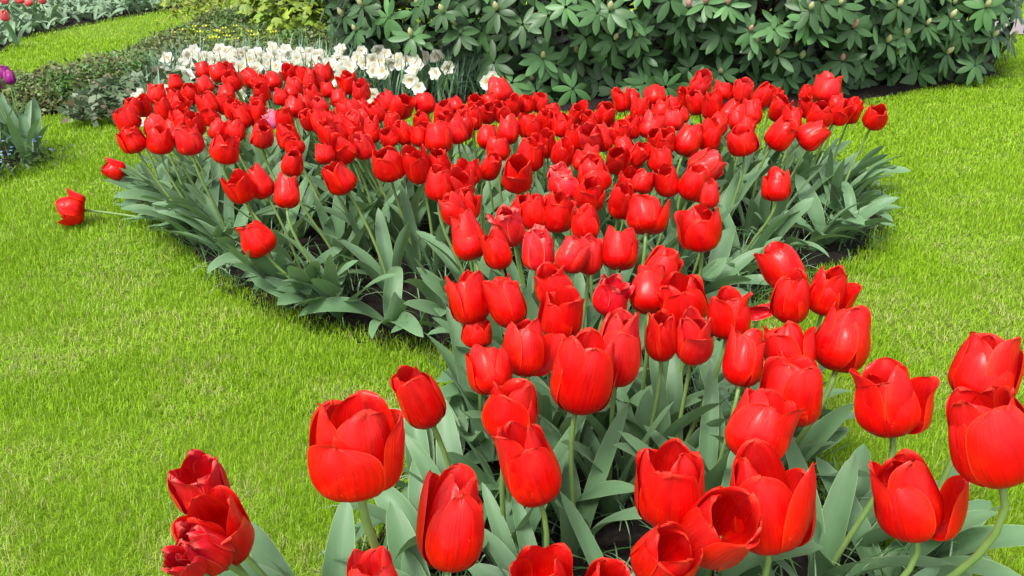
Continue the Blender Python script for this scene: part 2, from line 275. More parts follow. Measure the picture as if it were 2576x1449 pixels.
(0.5,1.444,0.33,0.0751,1.12,0.417,1.426,'', 'red tulip at the top of the right-hand trio by the bare soil corner'),
(0.277,1.439,0.33,0.0676,1.05,0.274,1.452,'', 'rounded red tulip, in front and right of the smooth closed tulip in the centre'),
(0.072,1.364,0.33,0.0699,0.97,0.071,1.349,'', 'rounded red tulip, directly behind the cupped tulip mid-bed'),
(0.236,1.339,0.33,0.0706,1.15,0.236,1.341,'', 'oval red tulip, just right of the dark withered tulip'),
(0.546,1.335,0.33,0.0721,1.14,0.491,1.315,'flare', 'red tulip with a long petal pointing right in the soil-corner trio'),
(-0.074,1.314,0.33,0.0695,1.32,-0.058,1.331,'', 'tall red tulip with a low front petal above another half-hidden bloom'),
(0.168,1.31,0.33,0.0626,1.03,0.147,1.307,'wiltdark', 'dark crimson withered tulip with curled torn petals mid-bed'),
(0.475,1.307,0.33,0.0675,1.25,0.431,1.311,'', 'round pale-streaked red tulip in front of the trio by the soil corner'),
(-0.061,1.301,0.27,0.0547,0.94,-0.001,1.321,'low', 'half-hidden red tulip hanging low behind a green stem'),
(0.287,1.299,0.33,0.0856,0.71,0.278,1.305,'open', 'wide-topped red tulip, directly behind the rounded open tulip'),
(-0.008,1.291,0.33,0.0651,1.26,0.05,1.305,'', 'oval red tulip, just right of the tall tulip above the half-hidden bloom'),
(0.083,1.246,0.33,0.0779,0.96,0.123,1.259,'', 'cupped red tulip with a big rounded right front petal, mid-bed'),
(0.354,1.243,0.33,0.0777,1.02,0.284,1.225,'', 'red tulip with a large orange-red right petal beside a limp crimson scrap'),
(0.232,1.17,0.33,0.0571,1.51,0.215,1.179,'open', 'red tulip with a lip-like wide drooping front petal in the near bed'),
(0.281,1.167,0.33,0.0616,1.38,0.262,1.167,'open', 'open red tulip with a rounded front petal right of the lip-petalled one'),
(0.509,1.156,0.334,0.093,1.11,0.437,1.18,'', 'large red tulip with dark crumpled back petals over the right lawn'),
(0.022,1.135,0.33,0.0782,1.1,0.065,1.122,'flare', 'red tulip with a pointed petal flared right in the near middle'),
(0.417,1.132,0.33,0.0751,0.96,0.348,1.117,'open', 'wide open red tulip behind, with inner petals showing, near right group'),
(0.161,1.128,0.33,0.0809,1.52,0.16,1.126,'', 'big frilly pinkish red tulip just behind the broad-petalled one'),
(0.343,1.101,0.33,0.0647,1.27,0.313,1.103,'open', 'open red tulip with a deep cup at the left of the near right group'),
(-0.033,1.069,0.33,0.0674,1.06,0.002,1.067,'', 'upright red tulip with folded tip at left edge of the near group'),
(0.102,1.052,0.33,0.0907,1.23,0.099,1.039,'open', 'very large open red tulip with a broad round front petal in the near bed'),
(0.387,1.005,0.33,0.0903,1.0,0.316,0.993,'open', 'wide red tulip with orange rim in front of the near right group'),
(0.631,0.99,0.377,0.093,0.89,0.586,0.984,'open', 'upper red tulip of the two at the right edge of the photo'),
(-0.127,0.99,0.33,0.0659,1.31,-0.071,1.004,'', 'slim red tulip on a dark stem against the lawn, left of the near bed'),
(0.501,0.972,0.338,0.093,1.03,0.453,0.96,'flare', 'dark red tulip with flared pointed petals standing over the right lawn'),
(0.001,0.956,0.33,0.0789,0.97,-0.006,0.982,'open', 'open red tulip partly behind a taller one in the near left of the bed'),
(0.317,0.919,0.33,0.0893,0.89,0.269,0.918,'open', 'open red tulip with two stubby front petals below the orange-rimmed one'),
(0.02,0.841,0.33,0.0749,1.24,0.029,0.868,'', 'tall clean red tulip with a smooth diagonal front petal, near bed'),
(-0.36,0.803,0.33,0.0646,1.07,-0.241,0.826,'wiltopen', 'withered open crimson tulip at the back of the bottom-left trio'),
(0.184,0.796,0.33,0.0847,1.11,0.153,0.809,'open', 'dark red tulip with a rolled rim in the bottom cluster'),
(0.451,0.783,0.33,0.086,1.13,0.365,0.812,'flare', 'upright red tulip with a thumb-like right petal at lower right'),
(0.282,0.771,0.331,0.093,1.15,0.254,0.812,'flare', 'red tulip with a thin horn-like petal to the right in the bottom cluster'),
(-0.326,0.744,0.314,0.0703,1.31,-0.254,0.812,'open', 'middle red tulip of the bottom-left trio, with a purple-tinged rim'),
(-0.064,0.736,0.33,0.077,1.19,-0.051,0.812,'open', 'red tulip with a gaping top and pale torn rim at the bottom left of bed'),
(0.223,0.728,0.33,0.0837,1.14,0.174,0.812,'open', 'big open red tulip showing its deep inside, front of the bottom cluster'),
(0.476,0.708,0.46,0.093,0.94,0.425,0.812,'open', 'largest red tulip, cut by the right edge of the photo'),
(-0.321,0.698,0.328,0.0533,1.17,-0.243,0.812,'wilt', 'drooping dark crimson tulip at the front of the bottom-left trio'),
(0.158,0.683,0.33,0.0689,0.98,0.124,0.812,'open', 'low red tulip with notched front petal below the bottom cluster'),
(-0.15,0.676,0.471,0.093,0.87,-0.091,0.812,'wide', 'very wide open red tulip with spread petals over the left lawn'),
(-0.329,0.667,0.338,0.03,1.5,-0.235,0.812,'wilt', 'crumpled red petal bloom under the bottom-left trio, cut by the frame'),
(-0.137,0.647,0.33,0.054,1.0,-0.102,0.812,'', 'small red bloom top peeking above the bottom frame edge, left of the bed'),
(0.03,0.644,0.33,0.065,1.0,0.054,0.812,'open', 'red tulip top with a folded petal rising from the bottom frame edge'),
(0.093,0.636,0.33,0.0547,0.93,0.099,0.812,'open', 'flat dark red bloom with a curled lip at the bottom frame edge'),
]
COVER = [(-3.11,3.66),(-2.51,3.95),(-2.24,4.01),(-2.03,4.17),(-1.9,4.29),(-1.73,4.31),(-1.55,4.57),(-1.17,4.79),(-0.81,4.9),(-0.74,5.62),(-1.14,6.47),(-1.66,6.99),(-2.16,7.2),(-2.39,6.71),(-2.45,6.07),(-2.46,5.36),(-2.45,4.87),(-2.48,4.6),(-2.59,4.54),(-2.92,4.52),(-3.69,4.43)]
HOSTA = [(-3.52,4.79),(-3.46,5.9),(-3.62,6.39),(-3.67,6.84),(-3.55,7.25),(-3.43,7.76),(-3.25,8.19),(-3.01,8.8),(-3.28,10.2),(-5.25,12.09),(-8.44,12.09)]
SOIL2 = [(-0.58,4.31),(-0.28,4.28),(0.02,4.19),(0.25,4.1),(0.88,4.07),(1.5,4.2),(1.75,4.33),(1.97,4.45),(2.26,4.67),(2.53,4.79),(2.88,5.08),(2.98,5.36),(3.25,5.77),(3.6,6.57),(-0.95,7.34),(-1.13,6.1),(-0.89,4.96)]
LBED = [(-2.32,3.0),(-2.01,3.07),(-1.89,3.14),(-1.91,3.3),(-1.95,3.43),(-2.1,3.62),(-2.29,3.76),(-2.83,3.76)]
DAFB = [(-1.61,3.66),(-1.62,4.11),(-0.96,4.22),(-0.45,4.24),(-0.1,4.31),(-0.06,4.79),(-0.32,5.02),(-1.02,5.08),(-1.9,4.9),(-1.84,4.33)]
PATH = [(3.35,6.67),(4.94,6.79),(6.24,6.88),(7.33,8.16),(5.68,7.87),(3.76,7.54)]
DAFFODILS = [
(-1.676, 4.548, 0.207, 'white daffodil, first from left in the back row of the clump'),
(-1.683, 4.615, 0.215, 'white daffodil, second from left in the back row of the clump'),
(-1.592, 4.545, 0.206, 'white daffodil, third from left in the back row of the clump'),
(-1.54, 4.622, 0.216, 'white daffodil, fourth from left in the back row of the clump'),
(-1.499, 4.583, 0.211, 'white daffodil, fifth from left in the back row of the clump'),
(-1.488, 4.594, 0.213, 'white daffodil, sixth from left in the back row of the clump'),
(-1.416, 4.583, 0.211, 'white daffodil, seventh from left in the back row of the clump'),
(-1.414, 4.622, 0.216, 'white daffodil, eighth from left in the back row of the clump'),
(-1.339, 4.545, 0.206, 'white daffodil, ninth from left in the back row of the clump'),
(-1.33, 4.566, 0.209, 'white daffodil, tenth from left in the back row of the clump'),
(-1.263, 4.636, 0.218, 'white daffodil, eleventh from left in the back row of the clump'),
(-1.238, 4.538, 0.205, 'white daffodil, twelfth from left in the back row of the clump'),
(-1.193, 4.622, 0.216, 'white daffodil, eleventh from right in the back row of the clump'),
(-1.169, 4.566, 0.209, 'white daffodil, tenth from right in the back row of the clump'),
(-1.11, 4.583, 0.211, 'white daffodil, ninth from right in the back row of the clump'),
(-1.082, 4.545, 0.206, 'white daffodil, eighth from right in the back row of the clump'),
(-1.066, 4.601, 0.213, 'white daffodil, seventh from right in the back row of the clump'),
(-0.978, 4.548, 0.207, 'white daffodil, sixth from right in the back row of the clump'),
(-0.902, 4.619, 0.216, 'white daffodil, fifth from right in the back row of the clump'),
(-0.794, 4.601, 0.213, 'white daffodil, fourth from right in the back row of the clump'),
(-0.71, 4.636, 0.218, 'white daffodil, third from right in the back row of the clump'),
(-0.656, 4.548, 0.207, 'white daffodil, second from right in the back row of the clump'),
(-0.503, 4.566, 0.209, 'white daffodil, first from right in the back row of the clump'),
(-1.766, 4.478, 0.198, 'leftmost raised white daffodil of the clump, alone on its stem'),
(-1.691, 4.531, 0.204, 'white daffodil, second from left in the second row from the back of the clump'),
(-1.603, 4.461, 0.196, 'white daffodil, third from left in the second row from the back of the clump'),
(-1.561, 4.478, 0.198, 'white daffodil, fourth from left in the second row from the back of the clump'),
(-1.523, 4.461, 0.196, 'white daffodil, fifth from left in the second row from the back of the clump'),
(-1.464, 4.444, 0.194, 'white daffodil, sixth from left in the second row from the back of the clump'),
(-1.443, 4.531, 0.204, 'white daffodil, seventh from left in the second row from the back of the clump'),
(-1.417, 4.44, 0.194, 'white daffodil, eighth from left in the second row from the back of the clump'),
(-1.418, 4.524, 0.204, 'white daffodil, ninth from left in the second row from the back of the clump'),
(-1.338, 4.454, 0.195, 'white daffodil, tenth from left in the second row from the back of the clump'),
(-1.35, 4.531, 0.204, 'white daffodil, eleventh from left in the second row from the back of the clump'),
(-1.293, 4.531, 0.204, 'white daffodil, twelfth from left in the second row from the back of the clump'),
(-1.25, 4.468, 0.197, 'white daffodil, thirteenth from left in the second row from the back of the clump'),
(-1.2, 4.444, 0.194, 'white daffodil, fourteenth from left in the second row from the back of the clump'),
(-1.184, 4.447, 0.194, 'white daffodil, fifteenth from left in the second row from the back of the clump'),
(-1.11, 4.513, 0.202, 'white daffodil, sixteenth from left in the second row from the back of the clump'),
(-1.095, 4.468, 0.197, 'white daffodil, fifteenth from right in the second row from the back of the clump'),
(-1.058, 4.461, 0.196, 'white daffodil, fourteenth from right in the second row from the back of the clump'),
(-1.011, 4.531, 0.204, 'white daffodil, thirteenth from right in the second row from the back of the clump'),
(-0.994, 4.475, 0.198, 'white daffodil, twelfth from right in the second row from the back of the clump'),
(-0.901, 4.468, 0.197, 'white daffodil, eleventh from right in the second row from the back of the clump'),
(-0.888, 4.478, 0.198, 'white daffodil, tenth from right in the second row from the back of the clump'),
(-0.849, 4.426, 0.192, 'white daffodil, ninth from right in the second row from the back of the clump'),
(-0.796, 4.478, 0.198, 'white daffodil, eighth from right in the second row from the back of the clump'),
(-0.717, 4.461, 0.196, 'white daffodil, seventh from right in the second row from the back of the clump'),
(-0.661, 4.426, 0.192, 'white daffodil, sixth from right in the second row from the back of the clump'),
(-0.611, 4.426, 0.192, 'white daffodil, fifth from right in the second row from the back of the clump'),
(-0.579, 4.461, 0.196, 'white daffodil, fourth from right in the second row from the back of the clump'),
(-0.53, 4.426, 0.192, 'white daffodil, third from right in the second row from the back of the clump'),
(-0.445, 4.496, 0.2, 'white daffodil, second from right in the second row from the back of the clump'),
(-0.386, 4.531, 0.204, 'white daffodil, first from right in the second row from the back of the clump'),
(-1.66, 4.391, 0.188, 'white daffodil, first from left in the third row from the back of the clump'),
(-1.607, 4.305, 0.179, 'white daffodil, second from left in the third row from the back of the clump'),
(-1.605, 4.391, 0.188, 'white daffodil, third from left in the third row from the back of the clump'),
(-1.404, 4.374, 0.186, 'white daffodil, fourth from left in the third row from the back of the clump'),
(-1.35, 4.305, 0.179, 'white daffodil, fifth from left in the third row from the back of the clump'),
(-1.281, 4.305, 0.179, 'white daffodil, sixth from left in the third row from the back of the clump'),
(-1.268, 4.305, 0.179, 'white daffodil, seventh from left in the third row from the back of the clump'),
(-1.278, 4.412, 0.19, 'white daffodil, eighth from left in the third row from the back of the clump'),
(-1.226, 4.357, 0.184, 'white daffodil, ninth from left in the third row from the back of the clump'),
(-1.174, 4.305, 0.179, 'white daffodil, tenth from left in the third row from the back of the clump'),
(-1.149, 4.391, 0.188, 'white daffodil, eleventh from left in the third row from the back of the clump'),
(-1.11, 4.391, 0.188, 'white daffodil, twelfth from left in the third row from the back of the clump'),
(-1.071, 4.357, 0.184, 'white daffodil, thirteenth from left in the third row from the back of the clump'),
(-1.019, 4.391, 0.188, 'white daffodil, thirteenth from right in the third row from the back of the clump'),
(-1.011, 4.398, 0.189, 'white daffodil, twelfth from right in the third row from the back of the clump'),
(-0.933, 4.391, 0.188, 'white daffodil, eleventh from right in the third row from the back of the clump'),
(-0.909, 4.35, 0.184, 'white daffodil, tenth from right in the third row from the back of the clump'),
(-0.848, 4.343, 0.183, 'white daffodil, ninth from right in the third row from the back of the clump'),
(-0.829, 4.253, 0.174, 'white daffodil, eighth from right in the third row from the back of the clump'),
(-0.811, 4.322, 0.181, 'white daffodil, seventh from right in the third row from the back of the clump'),
(-0.747, 4.391, 0.188, 'white daffodil, sixth from right in the third row from the back of the clump'),
(-0.682, 4.253, 0.174, 'white daffodil, fifth from right in the third row from the back of the clump'),
(-0.562, 4.357, 0.184, 'white daffodil, fourth from right in the third row from the back of the clump'),
(-0.482, 4.357, 0.184, 'white daffodil, third from right in the third row from the back of the clump'),
(-0.472, 4.253, 0.174, 'white daffodil, second from right in the third row from the back of the clump'),
(-0.325, 4.322, 0.181, 'rightmost upright white daffodil beside the bare green leaves'),
(-1.655, 3.775, 0.14, 'white daffodil, first from left in the loose front row of the clump'),
(-1.667, 3.877, 0.145, 'white daffodil facing left beside the upper left edge tulip'),
(-1.49, 3.441, 0.13, 'white daffodil low between red tulips at the left end'),
(-1.688, 4.227, 0.171, 'white daffodil drooping left below the leftmost raised one'),
(-1.632, 4.081, 0.159, 'white daffodil, fifth from left in the loose front row of the clump'),
(-1.577, 3.928, 0.148, 'pale daffodil bud right of the tulip beside two white daffodils'),
(-1.618, 4.236, 0.172, 'white daffodil, seventh from left in the loose front row of the clump'),
(-1.566, 4.167, 0.166, 'white daffodil, eighth from left in the loose front row of the clump'),
(-1.456, 4.167, 0.166, 'white daffodil, ninth from left in the loose front row of the clump'),
(-1.244, 3.877, 0.145, 'white daffodil, tenth from left in the loose front row of the clump'),
(-0.867, 4.064, 0.157, 'white daffodil, tenth from right in the loose front row of the clump'),
(-0.843, 4.115, 0.161, 'white daffodil, ninth from right in the loose front row of the clump'),
(-0.628, 3.843, 0.143, 'white daffodil just right of the pink-mottled tulip'),
(-0.589, 3.725, 0.137, 'small white daffodil under the pink-mottled tulip near leaves'),
(-0.631, 4.236, 0.172, 'white daffodil, sixth from right in the loose front row of the clump'),
(-0.482, 4.115, 0.161, 'white daffodil, fifth from right in the loose front row of the clump'),
(-0.43, 3.962, 0.15, 'white daffodil, fourth from right in the loose front row of the clump'),
(-0.372, 4.218, 0.17, 'white daffodil with apricot centre left of the rightmost upright one'),
(-0.116, 4.064, 0.157, 'lowest white bloom tucked behind the red tulip beside the dark bush'),
(-0.099, 4.167, 0.166, 'white daffodil behind the red tulip standing against the dark bush'),
]
ELL = [((0.2, 5.42, 0.54), (1.35, 1.22, 0.8)), ((1.35, 5.42, 0.54), (1.2, 1.18, 0.8)), ((2.2, 5.62, 0.54), (0.85, 1.05, 0.8))]
ROSETTES = [(0,-0.76,4.52,0.45,'b'),(0,-0.33,4.25,0.45,'b'),(0,-0.5,4.38,0.32,'b'),(0,-0.07,4.17,0.47,'b'),(0,-0.25,4.25,0.35,'n'),(0,-0.09,4.29,0.21,'n'),(0,0.17,4.15,0.45,'n'),(0,0.05,4.16,0.41,'n'),(0,0.4,4.16,0.46,'n'),(0,0.46,4.17,0.47,'b'),(0,0.56,4.2,0.43,'b'),(0,0.6,4.24,0.34,'b'),(0,0.49,4.21,0.33,'b'),(0,0.15,4.24,0.24,'b'),(0,0.22,4.26,0.2,'n'),(0,0.11,4.34,0.11,'b'),(0,0.69,4.38,0.18,'b'),(1,0.85,4.28,0.47,'p'),(1,0.92,4.25,0.49,'p'),(1,1.02,4.22,0.49,'p'),(1,1.14,4.22,0.37,'p'),(1,1.18,4.24,0.31,'b'),(1,1.06,4.38,0.14,'b'),(1,0.91,4.42,0.16,'n'),(0,0.25,4.14,0.49,'n'),(0,0.75,4.25,0.51,'n'),(0,0.82,4.31,0.39,'n'),(0,0.65,4.32,0.24,'n'),(1,1.4,4.18,0.47,'b'),(1,1.54,4.2,0.49,'b'),(1,1.39,4.19,0.43,'n'),(1,1.64,4.25,0.38,'p'),(1,1.25,4.21,0.38,'n'),(1,1.87,4.32,0.47,'b'),(2,2.24,4.53,0.39,'b'),(2,2.43,4.57,0.44,'b'),(1,1.97,4.42,0.32,'b'),(1,1.88,4.39,0.29,'b'),(1,1.99,4.52,0.21,'b'),(2,2.58,4.72,0.27,'b'),(2,2.86,5.04,0.22,'b'),(2,2.3,4.62,0.2,'b'),(2,2.52,4.79,0.12,'n'),(1,1.65,4.34,0.21,'p'),(1,1.58,4.38,0.14,'b'),(1,1.3,4.27,0.25,'b'),(1,1.38,4.4,0.09,'n'),(1,1.45,4.18,0.51,'p'),(0,-0.1,4.43,0.06,'r'),(0,0.0,4.21,0.13,'r'),(0,0.05,4.41,0.06,'r'),(0,0.12,4.24,0.08,'r'),(0,0.19,4.36,0.06,'r'),(0,0.24,4.54,0.07,'r'),(0,0.3,4.21,0.1,'r'),(0,0.36,4.33,0.07,'r'),(0,0.44,4.39,0.1,'r'),(0,0.53,4.35,0.06,'r'),(0,0.6,4.27,0.1,'r'),(0,0.66,4.28,0.11,'r'),(0,0.77,4.3,0.09,'r'),(1,0.88,4.43,0.07,'r'),(1,0.89,4.17,0.11,'r'),(1,1.06,4.5,0.07,'r'),(1,1.11,4.5,0.07,'r'),(1,1.2,4.58,0.08,'r'),(1,1.29,4.71,0.06,'r'),(1,1.27,4.43,0.09,'r'),(1,1.35,4.52,0.08,'r'),(1,1.39,4.39,0.12,'r'),(1,1.56,4.63,0.1,'r'),(1,1.64,4.66,0.11,'r'),(1,1.75,4.66,0.11,'r'),(1,1.88,4.85,0.09,'r'),(1,1.87,4.63,0.07,'r'),(1,2.02,4.87,0.08,'r'),(1,2.05,4.82,0.1,'r'),(1,2.06,4.7,0.07,'r'),(2,2.14,4.76,0.13,'r'),(2,2.22,4.72,0.09,'r'),(2,2.4,4.95,0.06,'r'),(2,2.46,4.92,0.11,'r'),(2,2.58,5.02,0.07,'r'),(2,2.5,4.68,0.13,'r')]

rng = np.random.default_rng(11)
random.seed(11)
PI = math.pi

# ------------------------------------------------------------------ helpers
def tag(o, label=None, cat=None, group=None, kind=None):
    if label: o["label"] = label
    if cat: o["category"] = cat
    if group: o["group"] = group
    if kind: o["kind"] = kind
    return o

def empty(name, loc, label, cat, group=None):
    o = bpy.data.objects.new(name, None)
    o.empty_display_size = 0.03
    o.location = loc
    COL.objects.link(o)
    return tag(o, label, cat, group)

def mesh_obj(name, V, F, mat, parent=None, uv=None, colr=None, smooth=True, origin=None):
    """V (n,3) array in world space, F list of faces or an (m,k) array; linked as ONE mesh object."""
    V = np.asarray(V, dtype=np.float32)
    if origin is not None:
        V = V - np.asarray(origin, dtype=np.float32)
    me = bpy.data.meshes.new(name)
    if isinstance(F, np.ndarray):
        m, k = F.shape
        me.vertices.add(len(V)); me.vertices.foreach_set("co", V.ravel())
        me.loops.add(m * k); me.loops.foreach_set("vertex_index", F.astype(np.int32).ravel())
        me.polygons.add(m)
        me.polygons.foreach_set("loop_start", np.arange(0, m * k, k, dtype=np.int32))
        me.update(calc_edges=True)
        lv = F.astype(np.int64).ravel()
    else:
        me.from_pydata(V.tolist(), [], F)
        lv = np.zeros(len(me.loops), dtype=np.int32); me.loops.foreach_get("vertex_index", lv)
    if uv is not None:
        l = me.uv_layers.new(name="UVMap")
        l.data.foreach_set("uv", np.asarray(uv, dtype=np.float32)[lv].ravel())
    if colr is not None:
        c = me.color_attributes.new("Col", 'FLOAT_COLOR', 'POINT')
        c.data.foreach_set("color", np.asarray(colr, dtype=np.float32).ravel())
    if smooth:
        me.polygons.foreach_set("use_smooth", np.ones(len(me.polygons), dtype=bool))
    if mat: me.materials.append(mat)
    me.update()
    o = bpy.data.objects.new(name, me)
    COL.objects.link(o)
    if parent is not None: o.parent = parent
    return o

def grid_faces(n, m):
    i, j = np.meshgrid(np.arange(n - 1), np.arange(m - 1), indexing='ij')
    a = (i * m + j).ravel()
    return np.stack([a, a + 1, a + m + 1, a + m], 1)

def inside(P, poly):
    P = np.asarray(P); x, y = P[:, 0], P[:, 1]
    c = np.zeros(len(P), bool); n = len(poly); j = n - 1
    for i in range(n):
        x1, y1 = poly[i]; x2, y2 = poly[j]
        with np.errstate(divide='ignore', invalid='ignore'):
            t = ((y1 > y) != (y2 > y)) & (x < (x2 - x1) * (y - y1) / (y2 - y1) + x1)
        c ^= t; j = i
    return c

def edge_dist(P, poly):
    P = np.asarray(P, float)[:, :2]; best = np.full(len(P), 1e9)
    for i in range(len(poly)):
        a = np.array(poly[i]); b = np.array(poly[(i + 1) % len(poly)])
        d = b - a
        t = np.clip(((P - a) @ d) / max(d @ d, 1e-9), 0, 1)
        best = np.minimum(best, np.hypot(*(P - (a + t[:, None] * d)).T))
    return best

def vnoise(P, scale, seed=0):
    """cheap smooth 2-D value noise in 0..1"""
    q = np.asarray(P)[:, :2] * scale + seed * 17.3
    i = np.floor(q).astype(np.int64); f = q - i; f = f * f * (3 - 2 * f)
    def h(a, b):
        n = (a * 374761393 + b * 668265263 + seed * 144665) & 0x7fffffff
        n = ((n ^ (n >> 13)) * 1274126177) & 0x7fffffff
        return (n & 0xffff) / 65535.0
    a, b = i[:, 0], i[:, 1]
    return ((h(a, b) * (1 - f[:, 0]) + h(a + 1, b) * f[:, 0]) * (1 - f[:, 1])
            + (h(a, b + 1) * (1 - f[:, 0]) + h(a + 1, b + 1) * f[:, 0]) * f[:, 1])

def unit(v):
    v = np.asarray(v, float); return v / max(np.linalg.norm(v), 1e-9)

def frame(axis, up=(0, 0, 1)):
    z = unit(axis); x = np.cross(up, z)
    if np.linalg.norm(x) < 1e-4: x = np.array([1.0, 0, 0])
    x = unit(x); y = np.cross(z, x)
    return x, y, z

def tube(P, R, sides=8, cap=True):
    P = np.asarray(P, float); n = len(P)
    V = []; 
    ref = np.array([0.31, 0.17, 0.05])
    for i in range(n):
        t = unit(P[min(i + 1, n - 1)] - P[max(i - 1, 0)])
        x = unit(np.cross(t, ref if abs(t[2]) > .3 else (0, 0, 1))); y = np.cross(t, x)
        a = np.arange(sides) * 2 * PI / sides
        V.append(P[i] + R[i] * (np.cos(a)[:, None] * x + np.sin(a)[:, None] * y))
    V = np.concatenate(V); F = []
    for i in range(n - 1):
        for k in range(sides):
            F.append((i * sides + k, i * sides + (k + 1) % sides, (i + 1) * sides + (k + 1) % sides, (i + 1) * sides + k))
    if cap: F.append(tuple(range((n - 1) * sides, n * sides)))
    return V, F

class Bag:
    """collects pieces of ONE object"""
    def __init__(s): s.V = []; s.F = []; s.UV = []; s.C = []; s.n = 0
    def add(s, V, F, uv=None, c=None):
        V = np.asarray(V, float)
        s.V.append(V); s.F.extend([tuple(int(i) + s.n for i in f) for f in F])
        s.UV.append(np.zeros((len(V), 2)) if uv is None else uv)
        s.C.append(np.tile(np.array([1, 1, 1, 1.0]) if c is None else np.array(list(c) + [1.0]), (len(V), 1)))
        s.n += len(V)
    def build(s, name, mat, parent=None, origin=None, smooth=True):
        return mesh_obj(name, np.concatenate(s.V), s.F, mat, parent, np.concatenate(s.UV), np.concatenate(s.C), smooth, origin)

# ------------------------------------------------------------------ materials
def new_mat(name):
    m = bpy.data.materials.new(name); m.use_nodes = True
    nt = m.node_tree; nt.nodes.clear()
    out = nt.nodes.new("ShaderNodeOutputMaterial")
    return m, nt, out
def N(nt, kind, **kw):
    n = nt.nodes.new(kind)
    for k, v in kw.items(): setattr(n, k, v)
    return n
def ramp(nt, fac, stops):
    r = N(nt, "ShaderNodeValToRGB"); e = r.color_ramp.elements
    while len(e) < len(stops): e.new(0.5)
    for k, (p, c) in enumerate(stops): e[k].position = p; e[k].color = (*c, 1)
    nt.links.new(fac, r.inputs[0]); return r.outputs[0]
def mix(nt, fac, a, b, mode='MIX'):
    n = N(nt, "ShaderNodeMix", data_type='RGBA', blend_type=mode)
    for s, v in ((n.inputs[0], fac), (n.inputs[6], a), (n.inputs[7], b)):
        if isinstance(v, (int, float)): s.default_value = v
        elif isinstance(v, tuple): s.default_value = (*v, 1)
        else: nt.links.new(v, s)
    return n.outputs[2]
def math_n(nt, op, a, b=None, c=None):
    n = N(nt, "ShaderNodeMath", operation=op)
    for k, v in enumerate((a, b, c)):
        if v is None: continue
        if isinstance(v, (int, float)): n.inputs[k].default_value = v
        else: nt.links.new(v, n.inputs[k])
    return n.outputs[0]
def noise(nt, vec, scale, detail=3.0, rough=0.55):
    n = N(nt, "ShaderNodeTexNoise"); n.inputs["Scale"].default_value = scale
    n.inputs["Detail"].default_value = detail; n.inputs["Roughness"].default_value = rough
    nt.links.new(vec, n.inputs["Vector"]); return n.outputs[0]
def leafy(nt, out, col, rough, transl, tcol=None, spec=0.5, bump=None, bstr=0.2, sheen=0.0, sheen_tint=(1, 1, 1), bdist=.002, coat=0.0):
    p = N(nt, "ShaderNodeBsdfPrincipled")
    nt.links.new(col, p.inputs["Base Color"])
    if isinstance(rough, (int, float)): p.inputs["Roughness"].default_value = rough
    else: nt.links.new(rough, p.inputs["Roughness"])
    p.inputs["Specular IOR Level"].default_value = spec
    if coat:
        p.inputs['Coat Weight'].default_value = coat; p.inputs['Coat Roughness'].default_value = .20
    if sheen:
        p.inputs["Sheen Weight"].default_value = sheen
        p.inputs["Sheen Roughness"].default_value = 0.4
        p.inputs["Sheen Tint"].default_value = (*sheen_tint, 1)
    if bump is not None:
        b = N(nt, "ShaderNodeBump"); b.inputs["Strength"].default_value = bstr; b.inputs["Distance"].default_value = bdist
        nt.links.new(bump, b.inputs["Height"]); nt.links.new(b.outputs[0], p.inputs["Normal"])
    t = N(nt, "ShaderNodeBsdfTranslucent"); nt.links.new(tcol if tcol is not None else col, t.inputs[0])
    m = N(nt, "ShaderNodeMixShader"); m.inputs[0].default_value = transl
    nt.links.new(p.outputs[0], m.inputs[1]); nt.links.new(t.outputs[0], m.inputs[2])
    nt.links.new(m.outputs[0], out.inputs[0])

